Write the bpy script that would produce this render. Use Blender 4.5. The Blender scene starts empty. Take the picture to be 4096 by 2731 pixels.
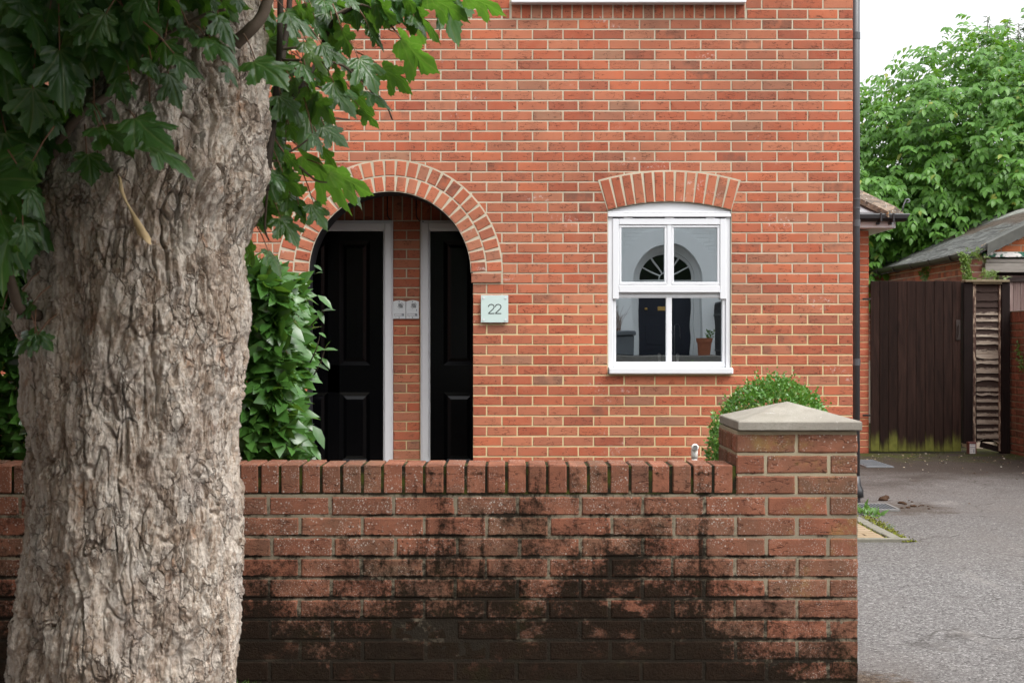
import bpy, math, random
import numpy as np
from mathutils import Vector, Matrix, noise as mn
from mathutils.geometry import tessellate_polygon
R = math.radians
random.seed(7); rng = np.random.default_rng(7)
scn = bpy.context.scene
COL = scn.collection
F = 5689.0; CX = 2048.0; CY = 1365.5; EYE = 1.25

def P(px, py, Y):
    return Vector(((px - CX) * Y / F, Y, EYE - (py - CY) * Y / F))

def gz(Y):                       # gentle rise of the drive away from the street
    t = min(1, max(0, (Y - 5.4) / 4.6))
    return -0.025 + 0.075 * t * t * (3 - 2 * t)

# ------------------------------------------------------------------ objects
WL = {}
def tag(o, label=None, cat=None, group=None, kind=None):
    if label: o['label'] = label
    if cat: o['category'] = cat
    if group: o['group'] = group
    if kind: o['kind'] = kind
    return o

def thing(name, label, cat, loc=(0, 0, 0), group=None):
    o = bpy.data.objects.new(name, None)
    o.empty_display_size = 0.1
    COL.objects.link(o); o.location = loc; WL[o] = Vector(loc)
    return tag(o, label, cat, group)

def link_mesh(name, me, mats, parent=None, loc=None):
    if not isinstance(mats, (list, tuple)): mats = [mats]
    for m in mats: me.materials.append(m)
    o = bpy.data.objects.new(name, me); COL.objects.link(o)
    off = Vector((0, 0, 0))
    if parent is not None:
        o.parent = parent; off = WL[parent]
    elif loc is not None:
        off = Vector(loc); o.location = off
    WL[o] = Vector(off)
    if off.length > 0: me.transform(Matrix.Translation(-off))
    return o

class MB:
    def __init__(s):
        s.v = []; s.f = []; s.m = []; s.c = []; s.mi = 0; s.rc = None
    def newrnd(s):
        s.rc = (random.random(), random.random(), random.random())
    def vert(s, p):
        s.v.append((p[0], p[1], p[2])); return len(s.v) - 1
    def face(s, idx):
        s.f.append(tuple(idx)); s.m.append(s.mi); s.c.append(s.rc or (0.5, 0.5, 0.5))
    def poly(s, pts):
        s.face([s.vert(p) for p in pts])
    def box(s, x0, x1, y0, y1, z0, z1, bev=0.0, M=None):
        if bev <= 0:
            cs = [(x, y, z) for z in (z0, z1) for y in (y0, y1) for x in (x0, x1)]
            fs = [(0, 2, 3, 1), (4, 5, 7, 6), (0, 1, 5, 4), (2, 6, 7, 3), (0, 4, 6, 2), (1, 3, 7, 5)]
        else:
            b = min(bev, abs(x1 - x0) * .49, abs(y1 - y0) * .49, abs(z1 - z0) * .49)
            cs = []; fs = []
            idx = {}
            for sx in (0, 1):
                for sy in (0, 1):
                    for sz in (0, 1):
                        X = (x0, x1)[sx]; Yv = (y0, y1)[sy]; Z = (z0, z1)[sz]
                        ix = X + b * (1 - 2 * sx); iy = Yv + b * (1 - 2 * sy); iz = Z + b * (1 - 2 * sz)
                        for ax, p in enumerate(((X, iy, iz), (ix, Yv, iz), (ix, iy, Z))):
                            idx[(sx, sy, sz, ax)] = len(cs); cs.append(p)
            g = lambda a, b_, c, ax: idx[(a, b_, c, ax)]
            for q in (0, 1):
                r = lambda l: l if q else l[::-1]
                fs.append(r([g(q, 0, 0, 0), g(q, 1, 0, 0), g(q, 1, 1, 0), g(q, 0, 1, 0)]))
                fs.append(r([g(0, q, 0, 1), g(0, q, 1, 1), g(1, q, 1, 1), g(1, q, 0, 1)]))
                fs.append(r([g(0, 0, q, 2), g(1, 0, q, 2), g(1, 1, q, 2), g(0, 1, q, 2)]))
            for a in (0, 1):
                for c in (0, 1):
                    fs.append([g(a, c, 0, 0), g(a, c, 1, 0), g(a, c, 1, 1), g(a, c, 0, 1)][::(1 if a != c else -1)])
                    fs.append([g(a, 0, c, 0), g(a, 1, c, 0), g(a, 1, c, 2), g(a, 0, c, 2)][::(-1 if a != c else 1)])
                    fs.append([g(0, a, c, 1), g(1, a, c, 1), g(1, a, c, 2), g(0, a, c, 2)][::(1 if a != c else -1)])
                    for d in (0, 1):
                        t = [g(a, c, d, 0), g(a, c, d, 1), g(a, c, d, 2)]
                        fs.append(t if (a + c + d) % 2 else t[::-1])
        if M is not None: cs = [tuple(M @ Vector(p)) for p in cs]
        o = len(s.v); s.v += cs
        for f in fs: s.face([o + i for i in f])
    def tube(s, pts, rads, n=8, caps=True):
        pts = [Vector(p) for p in pts]
        if not hasattr(rads, '__len__'): rads = [rads] * len(pts)
        rings = []
        t0 = (pts[1] - pts[0]).normalized()
        up = Vector((0, 0, 1)) if abs(t0.z) < .9 else Vector((1, 0, 0))
        a = t0.cross(up).normalized()
        for i, p in enumerate(pts):
            if i == 0: t = pts[1] - pts[0]
            elif i == len(pts) - 1: t = pts[-1] - pts[-2]
            else: t = pts[i + 1] - pts[i - 1]
            t.normalize()
            a = (a - t * a.dot(t)).normalized(); b = t.cross(a)
            rings.append([s.vert(p + (a * math.cos(2 * math.pi * k / n) + b * math.sin(2 * math.pi * k / n)) * rads[i]) for k in range(n)])
        for i in range(len(rings) - 1):
            for k in range(n):
                s.face((rings[i][k], rings[i][(k + 1) % n], rings[i + 1][(k + 1) % n], rings[i + 1][k]))
        if caps:
            s.face(rings[0][::-1]); s.face(rings[-1])
    def prism(s, poly, T, w0, w1):            # poly in (u, v), extruded along w
        a = [s.vert(T(u, v, w0)) for u, v in poly]; b = [s.vert(T(u, v, w1)) for u, v in poly]
        n = len(poly)
        s.face(b); s.face(a[::-1])
        for i in range(n): s.face((a[i], a[(i + 1) % n], b[(i + 1) % n], b[i]))
    def cprism(s, poly, T, w0, w1, c):        # chamfered prism (front face inset by c)
        n = len(poly)
        cx = sum(p[0] for p in poly) / n; cy = sum(p[1] for p in poly) / n
        def ins(p):
            d = math.hypot(p[0] - cx, p[1] - cy) or 1
            k = max(0.2, (d - c * 1.4) / d)
            return (cx + (p[0] - cx) * k, cy + (p[1] - cy) * k)
        a = [s.vert(T(u, v, w0)) for u, v in poly]
        b = [s.vert(T(u, v, w1 - c)) for u, v in poly]
        d = [s.vert(T(*ins(p), w1)) for p in poly]
        s.face(d)
        for i in range(n):
            j = (i + 1) % n
            s.face((a[i], a[j], b[j], b[i])); s.face((b[i], b[j], d[j], d[i]))
    def lathe(s, prof, c=(0, 0, 0), n=20):
        rings = []
        for r, z in prof:
            rings.append([s.vert((c[0] + r * math.cos(2 * math.pi * k / n), c[1] + r * math.sin(2 * math.pi * k / n), c[2] + z)) for k in range(n)])
        for i in range(len(rings) - 1):
            for k in range(n):
                s.face((rings[i][k], rings[i][(k + 1) % n], rings[i + 1][(k + 1) % n], rings[i + 1][k]))
        s.face(rings[0][::-1]); s.face(rings[-1])
    def brick(s, T, u0, u1, v0, v1, proud, amp=0.0012, e=0.004, nu=3, nv=1, rough=0.0):
        s.newrnd(); sd = random.uniform(0, 900)
        du = u1 - u0; dv = v1 - v0
        e = min(e, du * .3, dv * .3)
        us = [u0, u0 + e] + [u0 + e + (du - 2 * e) * i / nu for i in range(1, nu)] + [u1 - e, u1]
        vs = [v0, v0 + e] + [v0 + e + (dv - 2 * e) * i / nv for i in range(1, nv)] + [v1 - e, v1]
        g = []
        tilt = (random.uniform(-1, 1) * amp * .8, random.uniform(-1, 1) * amp * .5)
        for j, v in enumerate(vs):
            row = []
            for i, u in enumerate(us):
                eu = i in (0, len(us) - 1); ev = j in (0, len(vs) - 1)
                n1 = mn.noise((u * 35, v * 35, sd)); n2 = mn.noise((u * 35, v * 35, sd + 50))
                uu = u + (n1 * amp * 1.6 if eu else 0); vv = v + (n2 * amp * 1.6 if ev else 0)
                w = proud - (e * .75 if (eu or ev) else 0) + n1 * rough + tilt[0] * (u - u0) / du + tilt[1] * (v - v0) / dv
                row.append(s.vert(T(uu, vv, w)))
            g.append(row)
        for j in range(len(vs) - 1):
            for i in range(len(us) - 1):
                s.face((g[j][i], g[j][i + 1], g[j + 1][i + 1], g[j + 1][i]))
        loop = g[0][:] + [r[-1] for r in g[1:]] + g[-1][-2::-1] + [r[0] for r in g[-2:0:-1]]
        lp = [(us[i], vs[0]) for i in range(len(us))] + [(us[-1], v) for v in vs[1:]] + [(u, vs[-1]) for u in us[-2::-1]] + [(us[0], v) for v in vs[-2:0:-1]]
        sk = [s.vert(T(u, v, -0.004)) for u, v in lp]
        for i in range(len(loop)):
            k = (i + 1) % len(loop)
            s.face((sk[i], sk[k], loop[k], loop[i]))
    def build(s, name, mats, parent=None, loc=None, smooth=False):
        me = bpy.data.meshes.new(name)
        me.from_pydata(s.v, [], s.f)
        me.polygons.foreach_set('material_index', s.m)
        if any(c != (0.5, 0.5, 0.5) for c in s.c):
            at = me.attributes.new('rnd', 'FLOAT_COLOR', 'FACE')
            arr = np.ones((len(s.c), 4), np.float32); arr[:, :3] = np.array(s.c, np.float32)
            at.data.foreach_set('color', arr.ravel())
        if smooth: me.polygons.foreach_set('use_smooth', [True] * len(s.f))
        me.update()
        return link_mesh(name, me, mats, parent, loc)

def np_mesh(name, V, faces_list, mats, parent=None, loc=None, smooth=False, attrs=None, uv=None):
    """V (n,3); faces_list: list of (k, array(m,k))"""
    me = bpy.data.meshes.new(name)
    loops = np.concatenate([a.ravel() for k, a in faces_list]).astype(np.int32)
    tot = np.concatenate([np.full(len(a), k, np.int32) for k, a in faces_list])
    st = np.concatenate([[0], np.cumsum(tot)[:-1]]).astype(np.int32)
    me.vertices.add(len(V)); me.vertices.foreach_set('co', V.astype(np.float32).ravel())
    me.loops.add(len(loops)); me.loops.foreach_set('vertex_index', loops)
    me.polygons.add(len(tot)); me.polygons.foreach_set('loop_start', st); me.polygons.foreach_set('loop_total', tot)
    if smooth: me.polygons.foreach_set('use_smooth', np.ones(len(tot), bool))
    me.update(calc_edges=True); me.validate()
    if attrs:
        for k, a in attrs.items():
            at = me.attributes.new(k, 'FLOAT', 'POINT'); at.data.foreach_set('value', a.astype(np.float32))
    if uv is not None:
        u = me.uv_layers.new(name='UVMap'); u.data.foreach_set('uv', uv[loops].astype(np.float32).ravel())
    return link_mesh(name, me, mats, parent, loc)

# ------------------------------------------------------------------ materials
class NB:
    def __init__(s, name):
        s.m = bpy.data.materials.new(name); s.m.use_nodes = True
        s.t = s.m.node_tree; s.b = s.t.nodes['Principled BSDF']; s.out = s.t.nodes['Material Output']
    def set(s, sock, v):
        if isinstance(v, bpy.types.NodeSocket): s.t.links.new(v, sock)
        elif v is not None:
            if sock.type == 'RGBA' and len(v) == 3: v = (*v, 1)
            sock.default_value = v
    def node(s, typ, ins=None, **pr):
        n = s.t.nodes.new(typ)
        for k, v in pr.items(): setattr(n, k, v)
        for k, v in (ins or {}).items(): s.set(n.inputs[k], v)
        return n
    def math(s, op, a, b=None, c=None, clamp=False):
        n = s.node('ShaderNodeMath', operation=op, use_clamp=clamp)
        s.set(n.inputs[0], a)
        if b is not None: s.set(n.inputs[1], b)
        if c is not None: s.set(n.inputs[2], c)
        return n.outputs[0]
    def mix(s, fac, a, b, blend='MIX'):
        n = s.node('ShaderNodeMix', data_type='RGBA', blend_type=blend)
        s.set(n.inputs[0], fac); s.set(n.inputs[6], a); s.set(n.inputs[7], b)
        return n.outputs[2]
    def ramp(s, fac, stops, interp='LINEAR'):
        n = s.node('ShaderNodeValToRGB'); n.color_ramp.interpolation = interp
        el = n.color_ramp.elements
        while len(el) < len(stops): el.new(0.5)
        for e, (p, c) in zip(el, stops):
            e.position = p; e.color = (*c, 1) if hasattr(c, '__len__') else (c, c, c, 1)
        s.set(n.inputs[0], fac); return n.outputs[0]
    def step(s, x, a, b):                      # smoothstep a -> b (a may exceed b)
        n = s.node('ShaderNodeMapRange', interpolation_type='SMOOTHSTEP')
        s.set(n.inputs[0], x)
        if a < b: v = (a, b, 0., 1.)
        else: v = (b, a, 1., 0.)
        for i, q in enumerate(v): n.inputs[i + 1].default_value = q
        return n.outputs[0]
    def pos(s): return s.node('ShaderNodeNewGeometry').outputs['Position']
    def island(s): return s.node('ShaderNodeNewGeometry').outputs['Random Per Island']
    def sep(s, v): return s.node('ShaderNodeSeparateXYZ', {0: v}).outputs
    def scl(s, v, sc):
        return s.node('ShaderNodeVectorMath', {0: v, 1: sc}, operation='MULTIPLY').outputs[0]
    def add(s, v, w):
        return s.node('ShaderNodeVectorMath', {0: v, 1: w}, operation='ADD').outputs[0]
    def noise(s, v, scale, detail=3, rough=.55, dist=0.0):
        return s.node('ShaderNodeTexNoise', {'Vector': v, 'Scale': scale, 'Detail': detail, 'Roughness': rough, 'Distortion': dist}).outputs[0]
    def vor(s, v, scale, feature='F1', out='Distance', rand=1.0):
        return s.node('ShaderNodeTexVoronoi', {'Vector': v, 'Scale': scale, 'Randomness': rand}, feature=feature).outputs[out]
    def attr(s, name, out='Color'):
        return s.node('ShaderNodeAttribute', attribute_name=name).outputs[out]
    def bump(s, h, strength=.5, dist=.01, normal=None):
        n = s.node('ShaderNodeBump', {'Strength': strength, 'Distance': dist, 'Height': h})
        if normal is not None: s.set(n.inputs['Normal'], normal)
        return n.outputs[0]
    def fin(s, color, rough=.8, bump=None, spec=.4, **kw):
        s.set(s.b.inputs['Base Color'], color); s.set(s.b.inputs['Roughness'], rough)
        s.set(s.b.inputs['Specular IOR Level'], spec)
        if bump is not None: s.set(s.b.inputs['Normal'], bump)
        for k, v in kw.items(): s.set(s.b.inputs[k], v)
        return s.m

def simple(name, col, rough=.6, var=.15, sc=20., bump=.15, spec=.4, metal=0.):
    N = NB(name); p = N.pos(); n = N.noise(p, sc, 4)
    c = N.mix(N.math('MULTIPLY', n, 1.0), tuple(x * (1 - var) for x in col), tuple(min(1, x * (1 + var)) for x in col))
    return N.fin(c, rough, N.bump(n, bump, .003) if bump else None, spec, Metallic=metal)

def brick_mat(name, stops, sc=1.0, crease=.8, speck=.35, lichen=False, algae=False, eff=False, dull=0., stain=False):
    N = NB(name); p = N.pos(); rc = N.sep(N.attr('rnd'))
    base = N.ramp(rc[0], stops, 'LINEAR')
    off = N.add(p, N.scl(N.attr('rnd'), (7., 7., 7.)))
    n1 = N.noise(off, 14 * sc, 5, .6)
    base = N.mix(N.math('MULTIPLY', N.step(n1, .35, .75), .45), base, N.mix(rc[1], (.40, .16, .095), (.24, .085, .05)))
    # burnt ends on a few bricks
    burnt = N.math('MULTIPLY', N.step(rc[2], .90, .97), N.step(N.noise(off, 9, 3), .42, .62))
    base = N.mix(N.math('MULTIPLY', burnt, .55), base, (.115, .062, .045))
    fine = N.noise(p, 260, 3, .7)
    base = N.mix(N.math('MULTIPLY', N.step(fine, .35, .75), .12), base, (.52, .25, .16))
    # dragged creases
    cv = N.scl(off, (17 * sc, 17 * sc, 60 * sc))
    cn = N.noise(cv, 1.0, 2, .5, .3)
    line = N.math('SUBTRACT', 1., N.math('MULTIPLY', N.math('ABSOLUTE', N.math('SUBTRACT', cn, .5)), 40., clamp=True), clamp=True)
    cm = N.math('MULTIPLY', line, N.step(N.noise(off, 12 * sc, 2), .47, .53))
    base = N.mix(N.math('MULTIPLY', cm, crease), base, (.055, .022, .016))
    # fired black specks
    sp = N.math('MULTIPLY', N.step(N.vor(off, 120 * sc), .22, .12), N.step(N.math('MULTIPLY', rc[1], N.noise(off, 9, 2)), .40, .5))
    base = N.mix(N.math('MULTIPLY', sp, speck * 2, clamp=True), base, (.035, .03, .035))
    if eff:
        lg = N.noise(N.scl(p, (1, 1, 1.5)), .9, 4, .6)
        base = N.mix(1., base, N.ramp(lg, [(.3, (.80, .82, .84)), (.5, (1., 1., 1.)), (.7, (1.12, 1.08, 1.05))]), 'MULTIPLY')
        base = N.mix(N.math('MULTIPLY', N.step(N.noise(N.scl(p, (1, 1, .12)), 7, 4, .6), .56, .72), .16), base, (.10, .06, .045))
    if eff:                                     # white salt blooming along the upper arrises
        e = N.math('MULTIPLY', N.step(N.noise(N.scl(p, (1, 1, 2.6)), 1.9, 3), .60, .70), N.step(N.noise(p, 46, 5, .7), .52, .66))
        base = N.mix(N.math('MULTIPLY', e, .55), base, (.62, .55, .52))
    h = N.math('ADD', N.math('MULTIPLY', cm, -1.2), N.math('ADD', N.math('MULTIPLY', n1, .5), N.math('MULTIPLY', fine, .6)))
    if lichen:
        bl = N.noise(p, 3.2, 3)
        zz = N.sep(p)
        l1 = N.math('MULTIPLY', N.step(N.math('ADD', N.vor(p, 75), N.math('MULTIPLY', N.noise(p, 190, 3, .8), .55)), .56, .42), N.step(N.math('ADD', bl, N.math('MULTIPLY', N.step(zz[2], .3, .7), .12)), .53, .66))
        l2 = N.math('MULTIPLY', N.step(N.math('ADD', N.vor(N.add(p, (3.1, .7, 9.)), 150), N.math('MULTIPLY', N.noise(p, 240, 3, .8), .5)), .58, .44), N.step(N.noise(p, 7, 3), .40, .54))
        l = N.math('MULTIPLY', N.math('MAXIMUM', l1, N.math('MULTIPLY', l2, .7)), N.step(N.noise(p, 19, 4, .7), .36, .58))
        base = N.mix(N.math('MULTIPLY', l, .75), base, (.46, .43, .385))
        yl = N.math('MULTIPLY', N.step(N.noise(p, 4.1, 5, .7), .54, .70), N.step(zz[0], .7, 1.0))
        base = N.mix(N.math('MULTIPLY', yl, .45), base, (.26, .19, .05))
    if algae: base, h, a = algae_mix(N, p, base, h)
    if stain:
        gm = N.step(N.noise(p, 5, 5, .7), .45, .65)
        base = N.mix(N.math('MULTIPLY', gm, .55), base, (.05, .035, .022))
    return N.fin(base, .92, N.bump(h, .55, .004), .06 if algae else .2)

def algae_mix(N, p, base, h, joint=0.0):
    q = N.sep(p)
    big = N.noise(N.scl(p, (1, 1, .8)), 2.3, 4, .6)
    mid = N.noise(p, 9.5, 6, .7)
    fin = N.noise(p, 60, 4, .75)
    xs = N.math('MULTIPLY', N.step(q[0], .45, 1.0), .19)
    lf = N.math('MULTIPLY', N.step(q[0], -1.1, -1.6), .05)
    t = N.math('ADD', q[2], N.math('MULTIPLY', N.math('SUBTRACT', big, .5), .75))
    t = N.math('ADD', t, N.math('MULTIPLY', N.math('SUBTRACT', mid, .5), .95))
    t = N.math('ADD', t, N.math('MULTIPLY', N.math('SUBTRACT', fin, .5), .85))
    t = N.math('ADD', t, xs); t = N.math('SUBTRACT', t, lf)
    cen = N.math('MULTIPLY', N.step(N.math('ABSOLUTE', N.math('SUBTRACT', q[0], .25)), .85, .25), .13)
    t = N.math('SUBTRACT', t, cen)
    # damp creeps along the bed joints and runs down from the coping
    jn = N.math('ABSOLUTE', N.math('SUBTRACT', N.math('FRACT', N.math('DIVIDE', N.math('SUBTRACT', q[2], .0095), .07565)), .5))
    jm = N.math('MULTIPLY', N.step(jn, .36, .5), N.step(N.noise(N.scl(p, (1, 1, .5)), 4.2, 4, .7), .40, .60))
    t = N.math('SUBTRACT', t, N.math('MULTIPLY', jm, .36))
    drip = N.math('MULTIPLY', N.step(N.noise(N.scl(p, (1, 1, .09)), 11, 4, .65), .52, .70), N.step(N.math('ABSOLUTE', N.math('SUBTRACT', q[0], .15)), .95, .45))
    t = N.math('SUBTRACT', t, N.math('MULTIPLY', drip, .26))
    if joint: t = N.math('SUBTRACT', t, joint)
    m = N.math('MULTIPLY', N.step(t, .56, .18), .97)
    thru = N.math('MULTIPLY', N.step(N.noise(N.scl(p, (1, 1, 1.6)), 7.5, 6, .72), .55, .66), N.step(q[2], .02, .30))
    m = N.math('MULTIPLY', m, N.math('SUBTRACT', 1., N.math('MULTIPLY', thru, .75)))
    dark = N.mix(N.noise(p, 24, 4, .7), (.005, .004, .003), (.019, .0135, .0085))
    dark = N.mix(N.math('MULTIPLY', N.step(N.noise(p, 6, 5, .7), .56, .72), .5), dark, (.013, .0135, .005))
    dark = N.mix(N.math('MULTIPLY', N.step(N.noise(p, 4.4, 6, .75), .57, .70), .45), dark, (.10, .042, .028))
    dark = N.mix(N.math('MULTIPLY', N.step(N.vor(p, 190), .17, .08), .30), dark, (.16, .14, .11))
    c = N.mix(m, base, dark)
    h2 = N.math('ADD', N.math('MULTIPLY', h, N.math('SUBTRACT', 1., N.math('MULTIPLY', m, .7))), N.math('MULTIPLY', m, N.math('MULTIPLY', N.noise(p, 95, 5, .75), 3.5)))
    return c, h2, m

def mortar_mat(name, ca, cb, algae=False, yellow=False, moss=0.):
    N = NB(name); p = N.pos(); n = N.noise(p, 30, 5, .65); f = N.noise(p, 320, 2)
    c = N.mix(N.step(N.noise(p, 2.2, 3), .3, .7), ca, cb)
    if yellow: c = N.mix(N.math('MULTIPLY', N.step(N.sep(p)[2], 1.75, 1.35), .6), c, (.62, .47, .22))
    c = N.mix(N.math('MULTIPLY', N.step(n, .5, .8), .35), c, tuple(x * .6 for x in ca))
    h = N.math('ADD', n, N.math('MULTIPLY', f, .8))
    if moss:
        mm = N.step(N.math('ADD', N.noise(p, 11, 5, .7), moss), .50, .62)
        c = N.mix(mm, c, N.mix(N.step(N.noise(p, 14, 3), .45, .7), (.014, .011, .006), (.045, .05, .008)))
        h = N.math('ADD', h, N.math('MULTIPLY', mm, 1.5))
    if algae: c, h, _ = algae_mix(N, p, c, h, .05)
    return N.fin(c, .95, N.bump(h, .5, .004), .15)

HB = [(0., (.425, .122, .060)), (.2, (.31, .076, .040)), (.45, (.395, .142, .078)), (.62, (.35, .090, .046)), (.8, (.375, .152, .088)), (.92, (.275, .070, .040)), (1., (.275, .140, .088))]
M = {}
M['brick'] = brick_mat('house_brick', HB, 1.0, .9, .5, eff=True)
M['mortar'] = mortar_mat('house_mortar', (.475, .415, .315), (.385, .335, .25), yellow=True)
GB = [(0., (.150, .060, .038)), (.3, (.128, .070, .046)), (.55, (.165, .064, .040)), (.8, (.120, .060, .039)), (1., (.105, .064, .042))]
M['gbrick'] = brick_mat('garden_brick', GB, .85, .75, .25, lichen=True, algae=True)
M['gmortar'] = mortar_mat('garden_mortar', (.25, .21, .15), (.165, .14, .10), algae=True, moss=.0)
M['gcop'] = mortar_mat('coping_joint', (.20, .16, .10), (.12, .10, .07), moss=.22)
M['pmortar'] = mortar_mat('pier_mortar', (.33, .28, .19), (.27, .23, .16), algae=True, moss=-.16)
OB = [(0., (.36, .11, .065)), (.35, (.17, .065, .05)), (.65, (.40, .15, .09)), (.85, (.14, .065, .055)), (1., (.30, .13, .10))]
M['obrick'] = brick_mat('old_brick', OB, 1.2, .5, .3, lichen=False, eff=True)
M['omortar'] = mortar_mat('old_mortar', (.42, .34, .27), (.3, .24, .19), moss=-.14)
DB = [(0., (.15, .05, .03)), (.5, (.11, .045, .03)), (1., (.17, .065, .04))]
M['dbrick'] = brick_mat('boundary_brick', DB, 1.2, .5, .3, stain=True)
M['dmortar'] = mortar_mat('boundary_mortar', (.20, .18, .13), (.14, .13, .09), moss=.0)
EB = [(0., (.40, .11, .055)), (.5, (.33, .09, .05)), (1., (.36, .13, .075))]
M['ebrick'] = brick_mat('extension_brick', EB, 1.0, .5, .3)
OR = [(0., (.55, .17, .07)), (1., (.48, .14, .06))]
M['orbrick'] = brick_mat('gable_brick', OR, 1.0, .3, .1)
M['white'] = simple('white_upvc', (.63, .635, .655), .30, .03, 6, .03, .5)
M['framegrey'] = simple('door_frame_white', (.57, .56, .575), .35, .04, 8, .04, .5)
M['black'] = simple('black_plastic', (.018, .018, .020), .38, .2, 30, .05, .5)
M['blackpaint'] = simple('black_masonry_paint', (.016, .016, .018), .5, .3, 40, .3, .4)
M['chrome'] = simple('chrome', (.75, .75, .76), .12, .03, 10, 0, .5, 1.)
M['ceramic'] = simple('ceramic', (.85, .84, .81), .2, .03, 10, 0)
M['silver'] = simple('silver_panel', (.60, .61, .62), .42, .05, 30, .03, .5, .15)
M['pipegrey'] = simple('dark_grey_plastic', (.048, .048, .053), .4, .15, 30, .05, .5)
M['dotblack'] = simple('dark_hole', (.012, .012, .013), .7, .1, 30, 0)
M['greybtn'] = simple('grey_button', (.24, .25, .27), .5, .1, 30, 0)
M['ink'] = simple('ink_mark', (.45, .46, .48), .5, .05, 30, 0)
M['blueink'] = simple('blue_print', (.03, .035, .13), .5, .1, 30, 0)
M['room'] = simple('dark_room', (.05, .05, .05), .8, .2, 4, 0)
M['cable'] = simple('black_cable', (.01, .01, .011), .45, .2, 30, 0)
M['slate'] = simple('grey_tile', (.24, .24, .25), .8, .25, 14, .5)
M['wpipe'] = simple('white_pipe', (.74, .73, .69), .3, .05, 20, .03)
M['pot'] = simple('terracotta', (.30, .10, .05), .8, .25, 12, .3)
M['iron'] = simple('black_iron', (.012, .012, .014), .45, .2, 30, .2)
M['stone'] = simple('stone_step', (.42, .40, .36), .85, .25, 14, .5)
M['landing'] = simple('worn_dark_stone', (.15, .14, .125), .85, .35, 14, .5)
M['navy'] = simple('navy_door', (.012, .016, .028), .35, .15, 10, .05)
M['brass'] = simple('brass', (.65, .42, .14), .3, .1, 20, .05, .5, .9)
M['darkglass'] = simple('dark_fanlight_glass', (.01, .01, .01), .08, .1, 5, 0)
M['lead'] = simple('dark_planter', (.10, .11, .12), .6, .2, 12, .2)
M['soilm'] = simple('dark_soil', (.035, .024, .016), .95, .45, 22, .9, .1)
M['clod'] = simple('soil_clod', (.05, .028, .017), .95, .5, 60, 1., .1)
M['gratef'] = simple('grate_frame', (.13, .125, .12), .8, .2, 30, .3)
M['grate'] = simple('galvanised_grate', (.12, .13, .14), .5, .2, 30, .2, .5, .3)
M['kerbc'] = simple('concrete_edging', (.155, .145, .115), .9, .5, 30, .6)
M['silverhinge'] = simple('dark_hinge', (.03, .022, .019), .7, .4, 30, .3, .3, .1)

def mk_doorblack():
    N = NB('black_gloss_door'); p = N.pos()
    g = N.noise(N.scl(p, (110, 60, 5)), 1., 4, .6)
    return N.fin((.0016, .0016, .002), N.math('MULTIPLY_ADD', g, .14, .14), N.bump(g, .18, .002), .16)
M['door'] = mk_doorblack()

def mk_glass():
    N = NB('window_glass')
    tr = N.node('ShaderNodeBsdfTransparent', {'Color': (.97, .98, .98, 1)})
    gl = N.node('ShaderNodeBsdfGlossy', {'Color': (.80, .88, .93, 1), 'Roughness': .0})
    p = N.pos(); w = N.bump(N.noise(p, 3.2, 1), .015, .02)
    N.t.links.new(w, gl.inputs['Normal'])
    fr = N.node('ShaderNodeFresnel', {'IOR': 1.5})
    f = N.math('ADD', N.math('MULTIPLY', fr.outputs[0], 1.8), .49, clamp=True)
    mx = N.node('ShaderNodeMixShader', {0: f, 1: tr.outputs[0], 2: gl.outputs[0]})
    N.t.links.new(mx.outputs[0], N.out.inputs[0]); return N.m
M['glass'] = mk_glass()
def mk_plate():
    N = NB('frosted_glass_plate'); p = N.pos()
    return N.fin(N.mix(N.noise(p, 9, 2), (.44, .53, .505), (.48, .57, .545)), .12, None, .6)
M['plate'] = mk_plate()

def mk_wood(name, ca, cb, moss=False, axis='z', zoff=0.05):
    N = NB(name); p = N.pos(); rc = N.sep(N.attr('rnd'))
    s = (34, 34, 2.2) if axis == 'z' else (2.2, 34, 34)
    o = N.add(p, N.scl(N.attr('rnd'), (5., 5., 5.)))
    g = N.noise(N.scl(o, s), 1., 5, .65, .8)
    c = N.mix(N.step(g, .3, .72), ca, cb)
    c = N.mix(N.math('MULTIPLY', rc[0], .75), c, tuple(x * .5 for x in ca))
    c = N.mix(N.math('MULTIPLY', N.step(N.noise(N.scl(o, (14, 14, 2.5) if axis == 'z' else (2.5, 14, 14)), 1., 4, .7), .52, .66), .6), c, tuple(x * .45 for x in ca))
    k = N.step(N.vor(N.scl(o, (9, 9, 2.4) if axis == 'z' else (2.4, 9, 9)), 1.), .10, .03)
    c = N.mix(N.math('MULTIPLY', k, .8), c, tuple(x * .4 for x in ca))
    if moss:
        q = N.sep(p)
        hgt = N.math('ADD', N.math('SUBTRACT', q[2], zoff), N.math('MULTIPLY', N.math('SUBTRACT', N.noise(N.scl(o, (16, 16, 2.5)), 1., 4, .6), .5), .38))
        hgt = N.math('ADD', hgt, N.math('MULTIPLY', rc[1], .10))
        mm = N.step(hgt, .25, .06)
        c = N.mix(N.math('MULTIPLY', mm, .9), c, N.mix(N.noise(p, 22, 4), (.06, .07, .012), (.17, .175, .04)))
        c = N.mix(N.math('MULTIPLY', N.step(N.noise(p, 30, 5, .7), .56, .7), N.math('MULTIPLY', mm, .6)), c, (.05, .035, .02))
    return N.fin(c, .78, N.bump(g, .5, .004), .12)
M['gatewood'] = mk_wood('dark_brown_gate_wood', (.014, .007, .0052), (.034, .0175, .0130), moss=True)
M['postwood'] = mk_wood('dark_brown_post', (.012, .007, .006), (.025, .0155, .0135))
M['fadewood'] = mk_wood('faded_brown_boards', (.17, .11, .10), (.30, .23, .21))
M['railwood'] = mk_wood('dark_brown_rail', (.05, .036, .033), (.09, .07, .066), axis='x')
M['greybeam'] = mk_wood('weathered_grey_beam', (.28, .26, .23), (.50, .47, .43), axis='x')
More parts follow.
